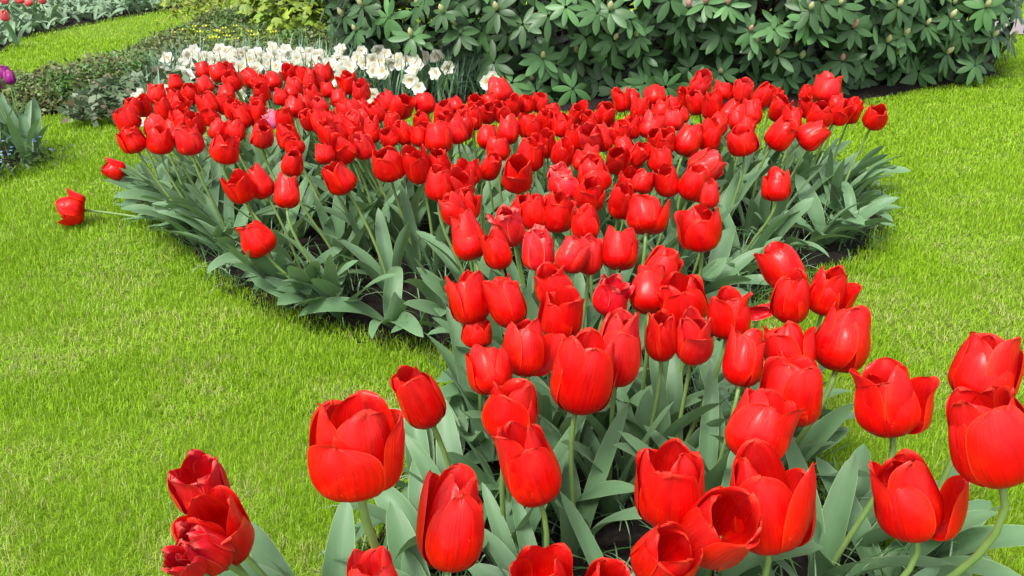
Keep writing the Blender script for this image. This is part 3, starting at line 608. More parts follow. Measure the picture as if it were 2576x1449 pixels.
def petal_material(name, base, edge, tip, streak, rough=0.34, transl=0.22, rim=None):
    """UV.x runs across the petal (-1..1 as 0..1), UV.y from base to tip"""
    m, nt, out = new_mat(name)
    uv = N(nt, "ShaderNodeUVMap"); sep = N(nt, "ShaderNodeSeparateXYZ"); nt.links.new(uv.outputs[0], sep.inputs[0])
    t = math_n(nt, 'ABSOLUTE', math_n(nt, 'MULTIPLY_ADD', sep.outputs[0], 2.0, -1.0)); s = sep.outputs[1]
    oi = N(nt, "ShaderNodeObjectInfo")
    off = N(nt, "ShaderNodeCombineXYZ"); nt.links.new(math_n(nt, 'MULTIPLY', oi.outputs["Random"], 37.0), off.inputs[0])
    mp = N(nt, "ShaderNodeMapping"); mp.inputs["Scale"].default_value = (26, 1.6, 1); nt.links.new(uv.outputs[0], mp.inputs[0]); nt.links.new(off.outputs[0], mp.inputs["Location"])
    st = noise(nt, mp.outputs[0], 1.0, 4.0, .6)
    mp2 = N(nt, "ShaderNodeMapping"); mp2.inputs["Scale"].default_value = (3.2, 3.2, 1); nt.links.new(uv.outputs[0], mp2.inputs[0]); nt.links.new(off.outputs[0], mp2.inputs["Location"])
    bl = noise(nt, mp2.outputs[0], 1.0, 3.0, .6)
    c = mix(nt, oi.outputs["Random"], base, tuple(v * k for v, k in zip(base, (.88, .8, 1.6))))
    sr = N(nt, "ShaderNodeMapRange"); sr.inputs[1].default_value = .42; sr.inputs[2].default_value = .70; sr.inputs[4].default_value = .8; nt.links.new(st, sr.inputs[0])
    c = mix(nt, sr.outputs[0], c, streak)
    mid = math_n(nt, 'MULTIPLY', math_n(nt, 'POWER', math_n(nt, 'SUBTRACT', 1.0, t), 9.0), math_n(nt, 'MULTIPLY_ADD', s, .7, .1))
    c = mix(nt, mid, c, tuple(a * b for a, b in zip(streak, (.85, 1.0, 3.0))))
    # pale water drops and specks
    vo = N(nt, "ShaderNodeTexVoronoi"); vo.inputs["Scale"].default_value = 1.0
    mp3 = N(nt, "ShaderNodeMapping"); mp3.inputs["Scale"].default_value = (13, 16, 1); nt.links.new(uv.outputs[0], mp3.inputs[0]); nt.links.new(off.outputs[0], mp3.inputs["Location"]); nt.links.new(mp3.outputs[0], vo.inputs[0])
    sp = math_n(nt, 'MULTIPLY', math_n(nt, 'LESS_THAN', vo.outputs["Distance"], .085), math_n(nt, 'GREATER_THAN', bl, .55))
    c = mix(nt, math_n(nt, 'MULTIPLY', sp, .45), c, (.9, .30, .24))
    # orange towards the blotches and margins, purple-pink bloom plus painted sky highlight towards the tip
    e = math_n(nt, 'MULTIPLY', math_n(nt, 'POWER', t, 4.0), math_n(nt, 'MULTIPLY_ADD', bl, 1.2, -.05))
    c = mix(nt, e, c, edge)
    b2 = N(nt, "ShaderNodeMapRange"); b2.inputs[1].default_value = .52; b2.inputs[2].default_value = .75; b2.inputs[3].default_value = 0; b2.inputs[4].default_value = .5
    nt.links.new(bl, b2.inputs[0]); c = mix(nt, b2.outputs[0], c, edge)
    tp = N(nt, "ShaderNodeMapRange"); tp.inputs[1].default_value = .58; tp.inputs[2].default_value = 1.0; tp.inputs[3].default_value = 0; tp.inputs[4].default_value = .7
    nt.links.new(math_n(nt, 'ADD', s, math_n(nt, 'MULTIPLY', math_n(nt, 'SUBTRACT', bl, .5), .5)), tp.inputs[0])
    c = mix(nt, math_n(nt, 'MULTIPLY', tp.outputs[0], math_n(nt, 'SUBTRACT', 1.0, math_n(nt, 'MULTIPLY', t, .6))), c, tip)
    rimc = N(nt, "ShaderNodeMapRange"); rimc.inputs[1].default_value = .955; rimc.inputs[2].default_value = 1.0; rimc.inputs[4].default_value = .45 if rim is None else .8
    nt.links.new(math_n(nt, 'MAXIMUM', t, math_n(nt, 'MULTIPLY', s, .99)), rimc.inputs[0])
    c = mix(nt, rimc.outputs[0], c, (.82, .09, .04) if rim is None else rim)
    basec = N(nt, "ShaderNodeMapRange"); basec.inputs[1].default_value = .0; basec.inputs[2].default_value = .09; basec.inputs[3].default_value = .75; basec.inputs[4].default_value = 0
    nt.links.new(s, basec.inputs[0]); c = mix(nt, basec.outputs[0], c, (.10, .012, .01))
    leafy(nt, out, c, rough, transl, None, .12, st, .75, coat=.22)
    return m

M = {}
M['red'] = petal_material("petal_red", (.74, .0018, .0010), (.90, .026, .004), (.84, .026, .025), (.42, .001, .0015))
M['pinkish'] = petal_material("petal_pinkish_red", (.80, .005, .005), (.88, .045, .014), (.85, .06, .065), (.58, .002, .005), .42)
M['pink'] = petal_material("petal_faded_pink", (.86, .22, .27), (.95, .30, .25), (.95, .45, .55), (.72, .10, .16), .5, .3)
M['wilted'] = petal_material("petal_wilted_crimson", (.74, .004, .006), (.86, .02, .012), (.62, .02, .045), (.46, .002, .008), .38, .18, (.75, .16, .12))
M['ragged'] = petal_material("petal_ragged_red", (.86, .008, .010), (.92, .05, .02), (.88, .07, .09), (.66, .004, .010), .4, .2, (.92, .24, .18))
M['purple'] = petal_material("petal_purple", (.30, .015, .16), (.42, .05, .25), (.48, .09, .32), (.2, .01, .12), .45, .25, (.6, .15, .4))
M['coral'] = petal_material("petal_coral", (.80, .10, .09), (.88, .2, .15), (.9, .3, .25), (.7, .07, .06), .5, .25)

def leaf_material(name, c1, c2, edge, rough=.46, transl=.20, vein=16, sheen=.05, spec=.35, tcol=(.20, .34, .05)):
    m, nt, out = new_mat(name)
    uv = N(nt, "ShaderNodeUVMap"); sep = N(nt, "ShaderNodeSeparateXYZ"); nt.links.new(uv.outputs[0], sep.inputs[0])
    t = math_n(nt, 'ABSOLUTE', math_n(nt, 'MULTIPLY_ADD', sep.outputs[0], 2.0, -1.0))
    oi = N(nt, "ShaderNodeObjectInfo"); geo = N(nt, "ShaderNodeNewGeometry")
    mp = N(nt, "ShaderNodeMapping"); mp.inputs["Scale"].default_value = (vein, 2.5, 1); nt.links.new(uv.outputs[0], mp.inputs[0])
    v = noise(nt, mp.outputs[0], 1.0, 2.0)
    b = noise(nt, geo.outputs["Position"], 28.0, 3.0)
    c = mix(nt, oi.outputs["Random"], c1, c2)
    c = mix(nt, math_n(nt, 'MULTIPLY', b, .55), c, tuple(x * y for x, y in zip(c2, (.55, .70, .60))))
    c = mix(nt, math_n(nt, 'MULTIPLY', v, .75), c, tuple(x * .5 for x in c1))
    r = N(nt, "ShaderNodeMapRange"); r.inputs[1].default_value = .93; r.inputs[2].default_value = .99; nt.links.new(t, r.inputs[0])
    c = mix(nt, math_n(nt, 'MULTIPLY', r.outputs[0], .6), c, edge)
    tc = mix(nt, .5, c, tcol)
    leafy(nt, out, c, rough, transl, tc, spec, v, .18, sheen, (.85, 1.0, .9))
    return m
M['tleaf'] = leaf_material("tulip_leaf_glaucous", (.190, .335, .175), (.135, .260, .115), (.40, .50, .26))
M['cover_leaf'] = None

def plain(name, c1, c2, rough=.5, transl=0.0, scale=30.0, spec=.4, attr=False, tmul=1.3, objrand=False):
    m, nt, out = new_mat(name)
    geo = N(nt, "ShaderNodeNewGeometry")
    b = noise(nt, geo.outputs["Position"], scale, 4.0)
    c = mix(nt, b, c1, c2)
    if objrand:
        oi = N(nt, "ShaderNodeObjectInfo"); c = mix(nt, math_n(nt, 'MULTIPLY', oi.outputs["Random"], .35), c, c2)
    if attr:
        a = N(nt, "ShaderNodeVertexColor", layer_name="Col"); c = mix(nt, 1.0, c, a.outputs[0], 'MULTIPLY')
    leafy(nt, out, c, rough, transl, None, spec, b, .15)
    return m
M['stem'] = plain("tulip_stem_green", (.20, .31, .085), (.13, .22, .06), .45, .05, 60, .4, objrand=True)
M['grass'] = plain("grass_blade", (1, 1, 1), (.82, .86, .7), .55, .30, 40, .3, attr=True)
M['crocus'] = None
M['rhodo'] = plain("rhododendron_leaf", (.95, 1, .95), (.75, .82, .75), .38, .06, 30, .26, attr=True)
M['bark'] = plain("bark_brown", (.05, .035, .022), (.02, .015, .01), .85, 0, 80, .2)
M['bud'] = plain("bud_cream_green", (.52, .50, .28), (.36, .38, .16), .5, .1, 60, .4, attr=True)
M['leafcol'] = plain("small_leaf", (1, 1, 1), (.75, .75, .7), .5, .18, 60, .4, attr=True)
M['white'] = plain("daffodil_white", (.93, .93, .87), (.90, .89, .78), .5, .30, 60, .35)
M['apricot'] = plain("daffodil_apricot", (.86, .70, .46), (.84, .76, .56), .5, .25, 80, .35)
M['dleaf'] = plain("daffodil_leaf", (1, 1, 1), (.8, .85, .8), .42, .12, 40, .45, attr=True)
M['pistil'] = plain("flower_base", (.55, .50, .16), (.25, .30, .08), .5, .1, 80)
M['path'] = plain("path_gravel", (.27, .23, .235), (.21, .18, .19), .9, 0, 60, .2)
M['rod'] = plain("rod_dark", (.03, .035, .03), (.05, .05, .045), .5, 0, 60)

def ground_material(name, cols, scale, bump, bd=.01):
    m, nt, out = new_mat(name)
    geo = N(nt, "ShaderNodeNewGeometry")
    a = noise(nt, geo.outputs["Position"], scale, 6.0, .7); b = noise(nt, geo.outputs["Position"], scale * .08, 3.0)
    c = mix(nt, math_n(nt, 'MULTIPLY', b, .6), ramp(nt, a, cols), tuple(x * .8 for x in cols[1][1]))
    p = N(nt, "ShaderNodeBsdfPrincipled"); nt.links.new(c, p.inputs["Base Color"]); p.inputs["Roughness"].default_value = .95
    p.inputs["Specular IOR Level"].default_value = .2
    bm = N(nt, "ShaderNodeBump"); bm.inputs["Strength"].default_value = bump; bm.inputs["Distance"].default_value = bd
    nt.links.new(a, bm.inputs["Height"]); nt.links.new(bm.outputs[0], p.inputs["Normal"]); nt.links.new(p.outputs[0], out.inputs[0])
    return m
M['lawn'] = ground_material("lawn_thatch", [(.3, (.08, .14, .006)), (.55, (.135, .225, .010)), (.75, (.19, .25, .03))], 160, .6)
M['soil'] = ground_material("soil_dark", [(.3, (.008, .006, .005)), (.55, (.026, .019, .015)), (.8, (.06, .046, .038))], 70, 1.0, .02)

# ------------------------------------------------------------------ ground: one lawn sheet to the horizon, soil patches on it
def lawn_sheet():
    xs = np.concatenate([[-120, -30], np.linspace(-8, 8, 81), [30, 120]])
    ys = np.concatenate([[-60, -8], np.linspace(-2, 14, 81), [40, 150]])
    X, Y = np.meshgrid(xs, ys, indexing='ij')
    P = np.stack([X.ravel(), Y.ravel()], 1)
    z = np.zeros(len(P))
    return mesh_obj("lawn", np.column_stack([P, z - .004]), grid_faces(len(xs), len(ys)), M['lawn'])
tag(lawn_sheet(), kind="structure")

def soil_patch(name, poly, step, amp, seed, mat, rise=.02):
    P = np.array(poly); lo = P.min(0) - .1; hi = P.max(0) + .1
    xs = np.arange(lo[0], hi[0], step); ys = np.arange(lo[1], hi[1], step)
    X, Y = np.meshgrid(xs, ys, indexing='ij'); Q = np.stack([X.ravel(), Y.ravel()], 1)
    ins = inside(Q, poly); d = edge_dist(Q, poly); sd = np.where(ins, d, -d)
    z = .002 + rise * np.clip(sd / .12, -.5, 1) + amp * (vnoise(Q, 22, seed) - .5) * np.clip(sd / .04, 0, 1) + amp * .6 * (vnoise(Q, 55, seed + 1) - .5) * np.clip(sd / .04, 0, 1)
    F = grid_faces(len(xs), len(ys)); keep = (sd[F] > -step * .8).any(1)
    F = F[keep]; use = np.unique(F); mp = -np.ones(len(Q), int); mp[use] = np.arange(len(use))
    return tag(mesh_obj(name, np.column_stack([Q, z])[use], mp[F], mat), kind="structure")
soil_patch("tulip_bed_soil", BED, .02, .022, 3, M['soil'])
soil_patch("shrub_bed_soil", SOIL2, .03, .02, 4, M['soil'])
soil_patch("left_bed_soil", LBED, .03, .02, 5, M['soil'])
soil_patch("cover_bed_soil", COVER, .05, .02, 6, M['soil'])
soil_patch("daffodil_bed_soil", DAFB, .04, .02, 7, M['soil'], .026)
soil_patch("back_bed_soil", HOSTA, .06, .02, 8, M['soil'])
_p = np.array(PATH)
tag(mesh_obj("path", np.column_stack([_p, np.full(len(_p), .006)]), [tuple(range(len(_p)))], M['path'], smooth=False), kind="structure")

# ------------------------------------------------------------------ lawn grass (nobody could count it)
def make_grass():
    pts = []
    for (d0, d1, dens) in ((.75, 1.2, 76000), (1.2, 1.7, 64000), (1.7, 2.4, 46000), (2.4, 3.3, 32000), (3.3, 4.6, 20000), (4.6, 6.5, 9000), (6.5, 9.5, 1800)):
        hw = .72 * d1 + 1.3
        n = int(dens * (d1 - d0) * 2 * hw)
        Y = rng.uniform(d0 - .25, d1 + .02, int(n * 1.0)); X = rng.uniform(-hw, hw, len(Y))
        dd = np.full(len(Y), (d0 + d1) / 2)
        k = np.abs(X) < .70 * Y + 1.3
        pts.append(np.stack([X, Y, dd], 1)[k])
    P = np.concatenate(pts)
    out = np.ones(len(P), bool)
    for poly, m in ((BED, .035), (SOIL2, .03), (LBED, .03), (COVER, -.02), (HOSTA, .0), (DAFB, 0), (PATH, 0)):
        ins = inside(P, poly); e = edge_dist(P, poly)
        out &= ~(ins & (e > m * rng.uniform(-.1, 1.0, len(P)) if m > 0 else ins))
    P = P[out]; n = len(P); d = P[:, 2]
    cl = vnoise(P, 9, 1); cl2 = vnoise(P, 2.2, 2); th = vnoise(P, 5.5, 9); fine = vnoise(P, 30, 6)
    w = .00100 * np.clip(d / 1.2, .8, 6) ** .85 * rng.uniform(.7, 1.3, n)
    L = (.011 + .010 * rng.random(n) + .006 * cl) * np.clip(.9 + .06 * d, .9, 1.25)
    az = rng.uniform(0, 2 * PI, n); lean = np.abs(rng.normal(.60, .45, n)) + .5 * (th > .60)
    lean = np.clip(lean, .05, 1.35)
    dirx, diry = np.cos(az), np.sin(az)
    sx, sy = -diry, dirx
    base = np.column_stack([P[:, :2], np.zeros(n)])
    side = np.column_stack([sx * w / 2, sy * w / 2, np.zeros(n)])
    m1 = base + np.column_stack([dirx * np.sin(lean * .5) * L * .55, diry * np.sin(lean * .5) * L * .55, np.cos(lean * .5) * L * .55])
    tip = m1 + np.column_stack([dirx * np.sin(lean * 1.35) * L * .45, diry * np.sin(lean * 1.35) * L * .45, np.cos(lean * 1.35) * L * .45])
    tip[:, 2] = np.maximum(tip[:, 2], .004)
    V = np.stack([base - side, base + side, m1 + side * .85, m1 - side * .85, tip + side * .15, tip - side * .15], 1).reshape(-1, 3)
    i = np.arange(n) * 6
    F = np.concatenate([np.stack([i, i + 1, i + 2, i + 3], 1), np.stack([i + 3, i + 2, i + 4, i + 5], 1)])
    g1, g2, g3, st = np.array((.225, .415, .010)), np.array((.330, .520, .016)), np.array((.145, .30, .008)), np.array((.46, .48, .17))
    r = rng.random(n)
    k = np.clip(.25 + .55 * r + .35 * (cl2 - .5) + .3 * (fine - .5), 0, 1)[:, None]
    c = g1 * (1 - k) + g2 * k
    dk = (rng.random(n) < .12)[:, None]; c = np.where(dk, g3, c)
    dry = (rng.random(n) < .04 + .42 * np.clip((.55 * th + .45 * fine - .47) * 4, 0, 1) * np.clip(2.1 - d / 1.6, .12, 1))[:, None]; c = np.where(dry, st * rng.uniform(.6, 1.1, (n, 1)), c)
    C = np.repeat(np.column_stack([c, np.ones(n)]), 6, 0)
    print("grass blades", n)
    return tag(mesh_obj("grass", V, F, M['grass'], None, None, C), kind="stuff")
make_grass()

# ------------------------------------------------------------------ tulips
PF = grid_faces(17, 11)
PS, PT = np.meshgrid(1 - (1 - np.linspace(0, 1, 17)) ** 1.55, np.linspace(-1, 1, 11), indexing='ij')
PUV = np.column_stack([(PT.ravel() + 1) / 2, PS.ravel()])
def smooth01(x): x = np.clip(x, 0, 1); return x * x * (3 - 2 * x)

def petal_mesh(R, H, phi, layer, A0, rtip, rg, ruffle, flop, tipb, hs=1.0, curl=None, notch=0.0, blunt=3.0):
    """one petal of a cup of radius R and height H, in the bloom's own axes"""
    s, t = PS, PT
    s0, zb = .46, .36
    a = np.clip(s / s0, 0, 1) * PI / 2
    q = np.clip((s - s0) / (1 - s0), 0, 1)
    r = np.where(s < s0, .10 + .90 * np.sin(a) ** .9, 1 + (rtip - 1) * q ** 1.7)
    z = np.where(s < s0, zb * (1 - np.cos(a)), zb + (1 - zb) * q)
    prof = np.where(s < .60, .40 + .60 * np.sin(PI / 2 * np.clip(s / .60, 0, 1)), np.clip(1 - ((s - .60) / .40) ** blunt, 0, 1) ** .54)
    prof = np.maximum(prof, .015)
    A = A0 * prof * (1.0 + .15 * (1 / np.maximum(r, .6) - 1))
    ang = phi + t * A
    if curl is None: curl = rg.uniform(-.06, .13)
    r = r * layer * (1 + curl * t * t * smooth01((s - .15) / .4)) * (1 - .05 * np.exp(-(t / .16) ** 2) * smooth01(s / .5) * (1 - s ** 4))
    ph, fq = rg.uniform(0, 6.28), rg.uniform(3.5, 6.5)
    edge = smooth01((np.maximum(np.abs(t), s) - .55) / .45)
    r = r + ruffle * np.sin(t * fq + ph + 3 * s) * edge * s
    r = r + tipb * np.clip((s - .72) / .28, 0, 1) ** 2
    z = z * hs * layer ** -.35 + ruffle * .6 * np.sin(t * fq * 1.3 + ph * 2) * edge * s - notch * np.exp(-(t / .22) ** 2) * smooth01((s - .75) / .25)
    # creases running down from the tip, and a dimpled, slightly irregular surface
    r = r + rg.uniform(.01, .035) * np.sin(t * rg.uniform(7, 11) + ph) * smooth01((s - .35) / .65)
    r = r + .022 * np.sin(5.1 * s + 2.3 * t + ph) * np.sin(4.3 * t - 2 * s + 2 * ph) * smooth01(s * 2)
    X, Y, Z = R * r * np.cos(ang), R * r * np.sin(ang), H * z
    if flop:
        ca, sa = math.cos(flop), math.sin(flop)
        ux, uy = math.cos(phi), math.sin(phi)
        rad = X * ux + Y * uy; tan = -X * uy + Y * ux
        k = smooth01(s / .35)
        rr = rad - R * .12; r2 = rr * ca + Z * sa; z2 = -rr * sa + Z * ca
        rad = rad * (1 - k) + (r2 + R * .12) * k; Z = Z * (1 - k) + z2 * k
        X, Y = rad * ux - tan * uy, rad * uy + tan * ux
    return np.column_stack([X.ravel(), Y.ravel(), Z.ravel()])

LN, LM_ = 15, 7
LF = grid_faces(LN, LM_)
LS, LT = np.meshgrid(np.linspace(0, 1, LN), np.linspace(-1, 1, LM_), indexing='ij')
LUV = np.column_stack([(LT.ravel() + 1) / 2, LS.ravel()])
def leaf_mesh(base, az, elev, L, Wd, bend, twist, rg, fold=.55):
    s = np.linspace(0, 1, LN)
    e = elev - bend * s ** 1.6
    a = az + twist * .5 * s
    st = L / (LN - 1)
    dx, dy, dz = np.cos(e) * np.cos(a), np.cos(e) * np.sin(a), np.sin(e)
    C = np.zeros((LN, 3)); C[1:] = np.cumsum(np.column_stack([dx, dy, dz])[:-1] * st, 0)
    C = C + np.asarray(base)
    C[:, 2] = np.maximum(C[:, 2], .012 + .006 * s)
    side = np.column_stack([-np.sin(a), np.cos(a), np.zeros(LN)])
    T = np.gradient(C, axis=0); T /= np.linalg.norm(T, axis=1)[:, None] + 1e-9
    up = np.cross(T, side); up /= np.linalg.norm(up, axis=1)[:, None] + 1e-9
    rot = twist * s
    sd = side * np.cos(rot)[:, None] + up * np.sin(rot)[:, None]
    un = np.cross(T, sd)
    un = np.where((un[:, 2:3] < 0) & (np.abs(twist) < 1.2), un, un)
    w = Wd * np.clip(1.55 * (s + .10) ** .55 * (1.0001 - s) ** .60, 0, 1.02)
    w[-1] = Wd * .02
    f = fold * (1 - .75 * s) 
    ph = rg.uniform(0, 6.28); wav = rg.uniform(.05, .26)
    off = w[:, None] * (f[:, None] * np.abs(LT) ** 1.5 * .9 + wav * np.sin(7 * LS + ph + (LT > 0) * 2) * np.abs(LT) ** 2)
    V = C[:, None, :] + sd[:, None, :] * (LT * w[:, None] * .5 * (1 - .25 * f[:, None]))[..., None] + un[:, None, :] * (off * .5)[..., None]
    V = V.reshape(-1, 3); V[:, 2] = np.maximum(V[:, 2], .006)
    return V

def stem_curve(b, e, axis, n=11, k=.45):
    b, e = np.array(b, float), np.array(e, float); L = np.linalg.norm(e - b)
    t = np.linspace(0, 1, n)[:, None]
    m0 = np.array([0, 0, 1.0]) * L * .9 * (1 if e[2] > .12 else .03) + (e - b) * .25; m1 = np.asarray(axis) * L * .8
    return (2*t**3 - 3*t**2 + 1) * b + (t**3 - 2*t**2 + t) * m0 + (-2*t**3 + 3*t**2) * e + (t**3 - t**2) * m1

BEDC = np.array(BED)
def make_tulip(idx, row, group="red tulips in the bed", mats=None, leaves=None, leafmat='tleaf'):
    x, y, z, W, asp, bx, by, tg, label = row
    rg = np.random.default_rng(1000 + idx)
    c = np.array([x, y, z]); base = np.array([bx, by, .0])
    view = c - np.array(CAM); dist = np.linalg.norm(view); th = math.asin(-view[2] / dist)
    o = rg.uniform(.12, .46)
    if asp < .95: o = rg.uniform(.30, .5)
    if tg == 'open': o = rg.uniform(.28, .46)
    if tg == 'wide': o = .62
    if tg in ('wilt', 'wiltopen', 'wiltdark'): o = .7
    if tg == 'fallL': o = .6
    H = (asp * W - .42 * W * math.sin(th) * (.6 + .5 * o)) / math.cos(th)
    H = min(max(H, W * (.98 if o < .6 else .86)), W * 1.42)
    if tg == 'wide': H = W * .92
    # axis: continues the stem, a little random
    d = c - base
    ax = unit(np.array([d[0] * .5, d[1] * .5, abs(d[2])]) + np.append(rg.normal(0, .09, 2), 0))
    if by < 1.6: ax = unit(ax + np.array([0, .20, 0]))
    if tg == 'tiltR': ax = unit((.75, -.15, .65))
    if tg == 'palelean': ax = unit((-.35, .05, .9))
    if tg == 'fallL': ax = unit((-.85, -.42, .22))
    if tg == 'tiltL': ax = unit((-.75, -.35, .45))
    if tg == 'wilt': ax = unit((-.35, -.35, .8))
    if tg == 'low': ax = unit((0, .1, 1))
    root = empty("tulip", base, label, "tulip", group)
    b0 = c - ax * H * .5
    fx, fy, fz = frame(ax); Mx = np.stack([fx, fy, fz])
    P = stem_curve(base + [0, 0, -.01], b0 + ax * .004, ax)
    rs = .0037 * (W / .068) ** .5 * np.linspace(1.12, .92, len(P)) * rg.uniform(.9, 1.1)
    V, F = tube(P, rs, 8); mesh_obj("stem", V, F, M['stem'], root, origin=base)
    rtip = .50 + .44 * o
    R = W / 2 / max(1.0, rtip) / (1.16 if tg == 'wide' else 1.03 if dist > 1.75 else 1.15 if dist < 1.45 else 1.09)
    hd = Bag()
    pz = np.array([[0, 0, -.002], [0, 0, .004], [0, 0, H * .16], [0, 0, H * .24], [0, 0, H * .26]])
    V, F = tube(pz @ Mx + b0, [rs[-1] * 1.02, rs[-1] * 1.3, R * .14, R * .17, R * .06], 8); hd.add(V, F)
    for k in range(6):
        a = k * PI / 3
        q = np.array([[R * .12 * math.cos(a), R * .12 * math.sin(a), H * .05], [R * .33 * math.cos(a), R * .33 * math.sin(a), H * .18], [R * .30 * math.cos(a), R * .30 * math.sin(a), H * .25]])
        V, F = tube(q @ Mx + b0, [R * .025, R * .03, R * .035], 5); hd.add(V, F)
    head = hd.build("flower_head", M['pistil'], root, base)
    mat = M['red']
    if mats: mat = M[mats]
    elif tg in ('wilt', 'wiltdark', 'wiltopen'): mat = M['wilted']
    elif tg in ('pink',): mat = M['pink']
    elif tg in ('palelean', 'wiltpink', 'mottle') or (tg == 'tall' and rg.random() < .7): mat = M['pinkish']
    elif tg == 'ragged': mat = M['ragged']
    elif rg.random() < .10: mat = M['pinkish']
    # the first petal faces roughly the viewer, turned at random
    v2 = np.array([-(view @ fx), -(view @ fy)]); face = math.atan2(v2[1], v2[0])
    ph0 = face + rg.uniform(-.55, .55)
    ruf = rg.uniform(.018, .07)
    if tg == 'ragged': ruf = .11
    if tg in ('wilt', 'wiltdark'): ruf = .16
    if tg == 'wiltopen': ruf = .08
    side = -1 if tg == 'flare' else 0
    for k in range(6):
        inner = k % 2
        phi = ph0 + k * PI / 3 + rg.normal(0, .06)
        flop = max(-.04, rg.normal(.03, .08)) + (.05 if not inner else 0) * o
        if rg.random() < .10 and not tg: flop += rg.uniform(.10, .25) * (1 if dist > 1.4 else .5)
        if tg == 'wide': flop = rg.uniform(.0, .06) + (.17 if not inner else 0)
        if tg in ('wiltopen',): flop = rg.uniform(.0, .3)
        if tg == 'wilt': flop = rg.uniform(-.1, .3)
        if tg in ('fallL',): flop = (.0, .05, .45, .0, .1, .35)[k]
        if tg == 'open' and not inner: flop += rg.uniform(0, .10)
        # a flared bloom throws the petal on its right side outwards
        if tg == 'flare':
            dv = Mx.T @ np.array([math.cos(phi), math.sin(phi), 0])
            if dv[0] > .75: flop += .38
        tipb = rg.normal(-.01, .11) + (.10 * o if rg.random() < .4 else 0)
        rt = rtip * rg.uniform(.92, 1.08) * (.93 if inner else 1.0)
        V = petal_mesh(R, H, phi, .90 if inner else 1.0, 1.16 if inner else 1.18, rt, rg, ruf, flop, tipb, rg.uniform(.93, 1.05) * (1.03 if inner else rg.uniform(.84, 1.02)), None, rg.uniform(-.01, .06), rg.uniform(2.3, 4.6))
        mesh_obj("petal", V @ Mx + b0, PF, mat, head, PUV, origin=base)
    # leaves
    ed = edge_dist(base[None, :2], BED)[0]
    n = 4 if leaves is None else leaves
    near = dist < 2.0
    if leaves is None:
        if ed < .14: n = 6
        elif near: n = 5
    cen = np.array([.25, 2.3]) if by > 1.75 else np.array([.35, 1.4])
    outv = unit(base[:2] - cen) if ed < .16 else None
    a0 = rg.uniform(0, 2 * PI)
    for k in range(n):
        az = a0 + k * 2.4 + rg.normal(0, .3)
        el, bend = rg.uniform(1.05, 1.42), rg.uniform(.25, 1.1)
        L, Wd = rg.uniform(.20, .29), rg.uniform(.038, .066)
        if outv is not None and k >= 1:
            az = math.atan2(outv[1], outv[0]) + rg.normal(0, 1.0)
            el, bend = rg.uniform(.85, 1.38), rg.uniform(.3, 1.5)
            L, Wd = rg.uniform(.17, .27), rg.uniform(.048, .076)
        if tg == 'fallL' and k < 3:
            az, el, bend, L, Wd = PI + (-.12, .22, .05)[k], (.30, .24, .5)[k], .30, (.26, .20, .17)[k], .042
        V = leaf_mesh(base + np.array([.006 * math.cos(az), .006 * math.sin(az), .004]), az, el, L, Wd, bend, rg.normal(0, .45), rg)
        V[:, 2] = np.minimum(V[:, 2], max(z - H * .55, .12) if z > .2 else .3)
        mesh_obj("leaf", V, LF, M[leafmat], root, LUV, origin=base)
    return root

for i, row in enumerate(TULIPS):
    make_tulip(i, row)

# bloomless plants along the rim of the bed
ORD = "first second third fourth fifth sixth seventh eighth ninth tenth eleventh twelfth thirteenth fourteenth fifteenth sixteenth seventeenth eighteenth nineteenth twentieth".split()
def along(poly, step, off):
    P = np.array(poly); seg = np.linalg.norm(np.diff(P, axis=0), axis=1); L = np.concatenate([[0], np.cumsum(seg)])
    out = []
    for q in np.arange(step * .5, L[-1], step):
        k = min(np.searchsorted(L, q) - 1, len(seg) - 1); k = max(k, 0)
        t = (q - L[k]) / seg[k]; p = P[k] * (1 - t) + P[k + 1] * t; d = (P[k + 1] - P[k]) / seg[k]
        out.append((p + np.array([-d[1], d[0]]) * off, np.array([d[1], -d[0]])))
    return out
RIMS = [(BED[0:10], .105, "along the left front rim of the bed, from the far left"),
        (BED[9:15], .12, "along the near left rim from the waist"),
        (BED[17:25], .12, "along the near right rim of the bed, from the front"),
        (BED[24:32], .10, "around the right arm rim of the bed, from its waist")]
for ri, (poly, step, where) in enumerate(RIMS):
    for i, (p, outw) in enumerate(along(poly, step, .11 if ri == 3 else .085)):
        if ri in (1, 2) and p[1] < .55: continue
        rg = np.random.default_rng(5000 + 100 * ri + i)
        p = p + rg.normal(0, .02, 2)
        r0 = empty("leafy_tulip", (p[0], p[1], 0), "bloomless leafy tulip, " + ORD[i] + " " + where, "plant", "bloomless leafy tulips along the rim")
        for k in range(5):
            az = math.atan2(outw[1], outw[0]) + rg.normal(0, 1.1)
            V = leaf_mesh(np.array([p[0] + .006 * math.cos(az), p[1] + .006 * math.sin(az), .006]), az, rg.uniform(.6, 1.38), rg.uniform(.14, .24), rg.uniform(.045, .078), rg.uniform(.4, 1.7), rg.normal(0, .5), rg)
            mesh_obj("leaf", V, LF, M['tleaf'], r0, LUV, origin=r0.location)

# the headless stem and the limp petal beside it, right side of the near bed
hs = empty("bare_tulip_stem", (.56, 1.60, 0), "bent headless tulip stem with a yellow tip beside the limp crimson petal", "stem")
P = np.array([[.56, 1.60, 0], [.545, 1.595, .07], [.51, 1.585, .135], [.505, 1.575, .175], [.525, 1.565, .20], [.545, 1.56, .205]])
V, F = tube(P, [.0045, .0043, .004, .004, .004, .0042], 8); mesh_obj("stem", V, F, M['stem'], hs, origin=hs.location)
M['yellow'] = plain("yellow", (.80, .62, .03), (.62, .5, .04), .5, .15, 60)
V, F = tube(P[-1] + np.array([[0, 0, 0], [.006, 0, .002], [.011, -.001, .001]]), [.0045, .0055, .003], 8); mesh_obj("receptacle", V, F, M['yellow'], hs, origin=hs.location)

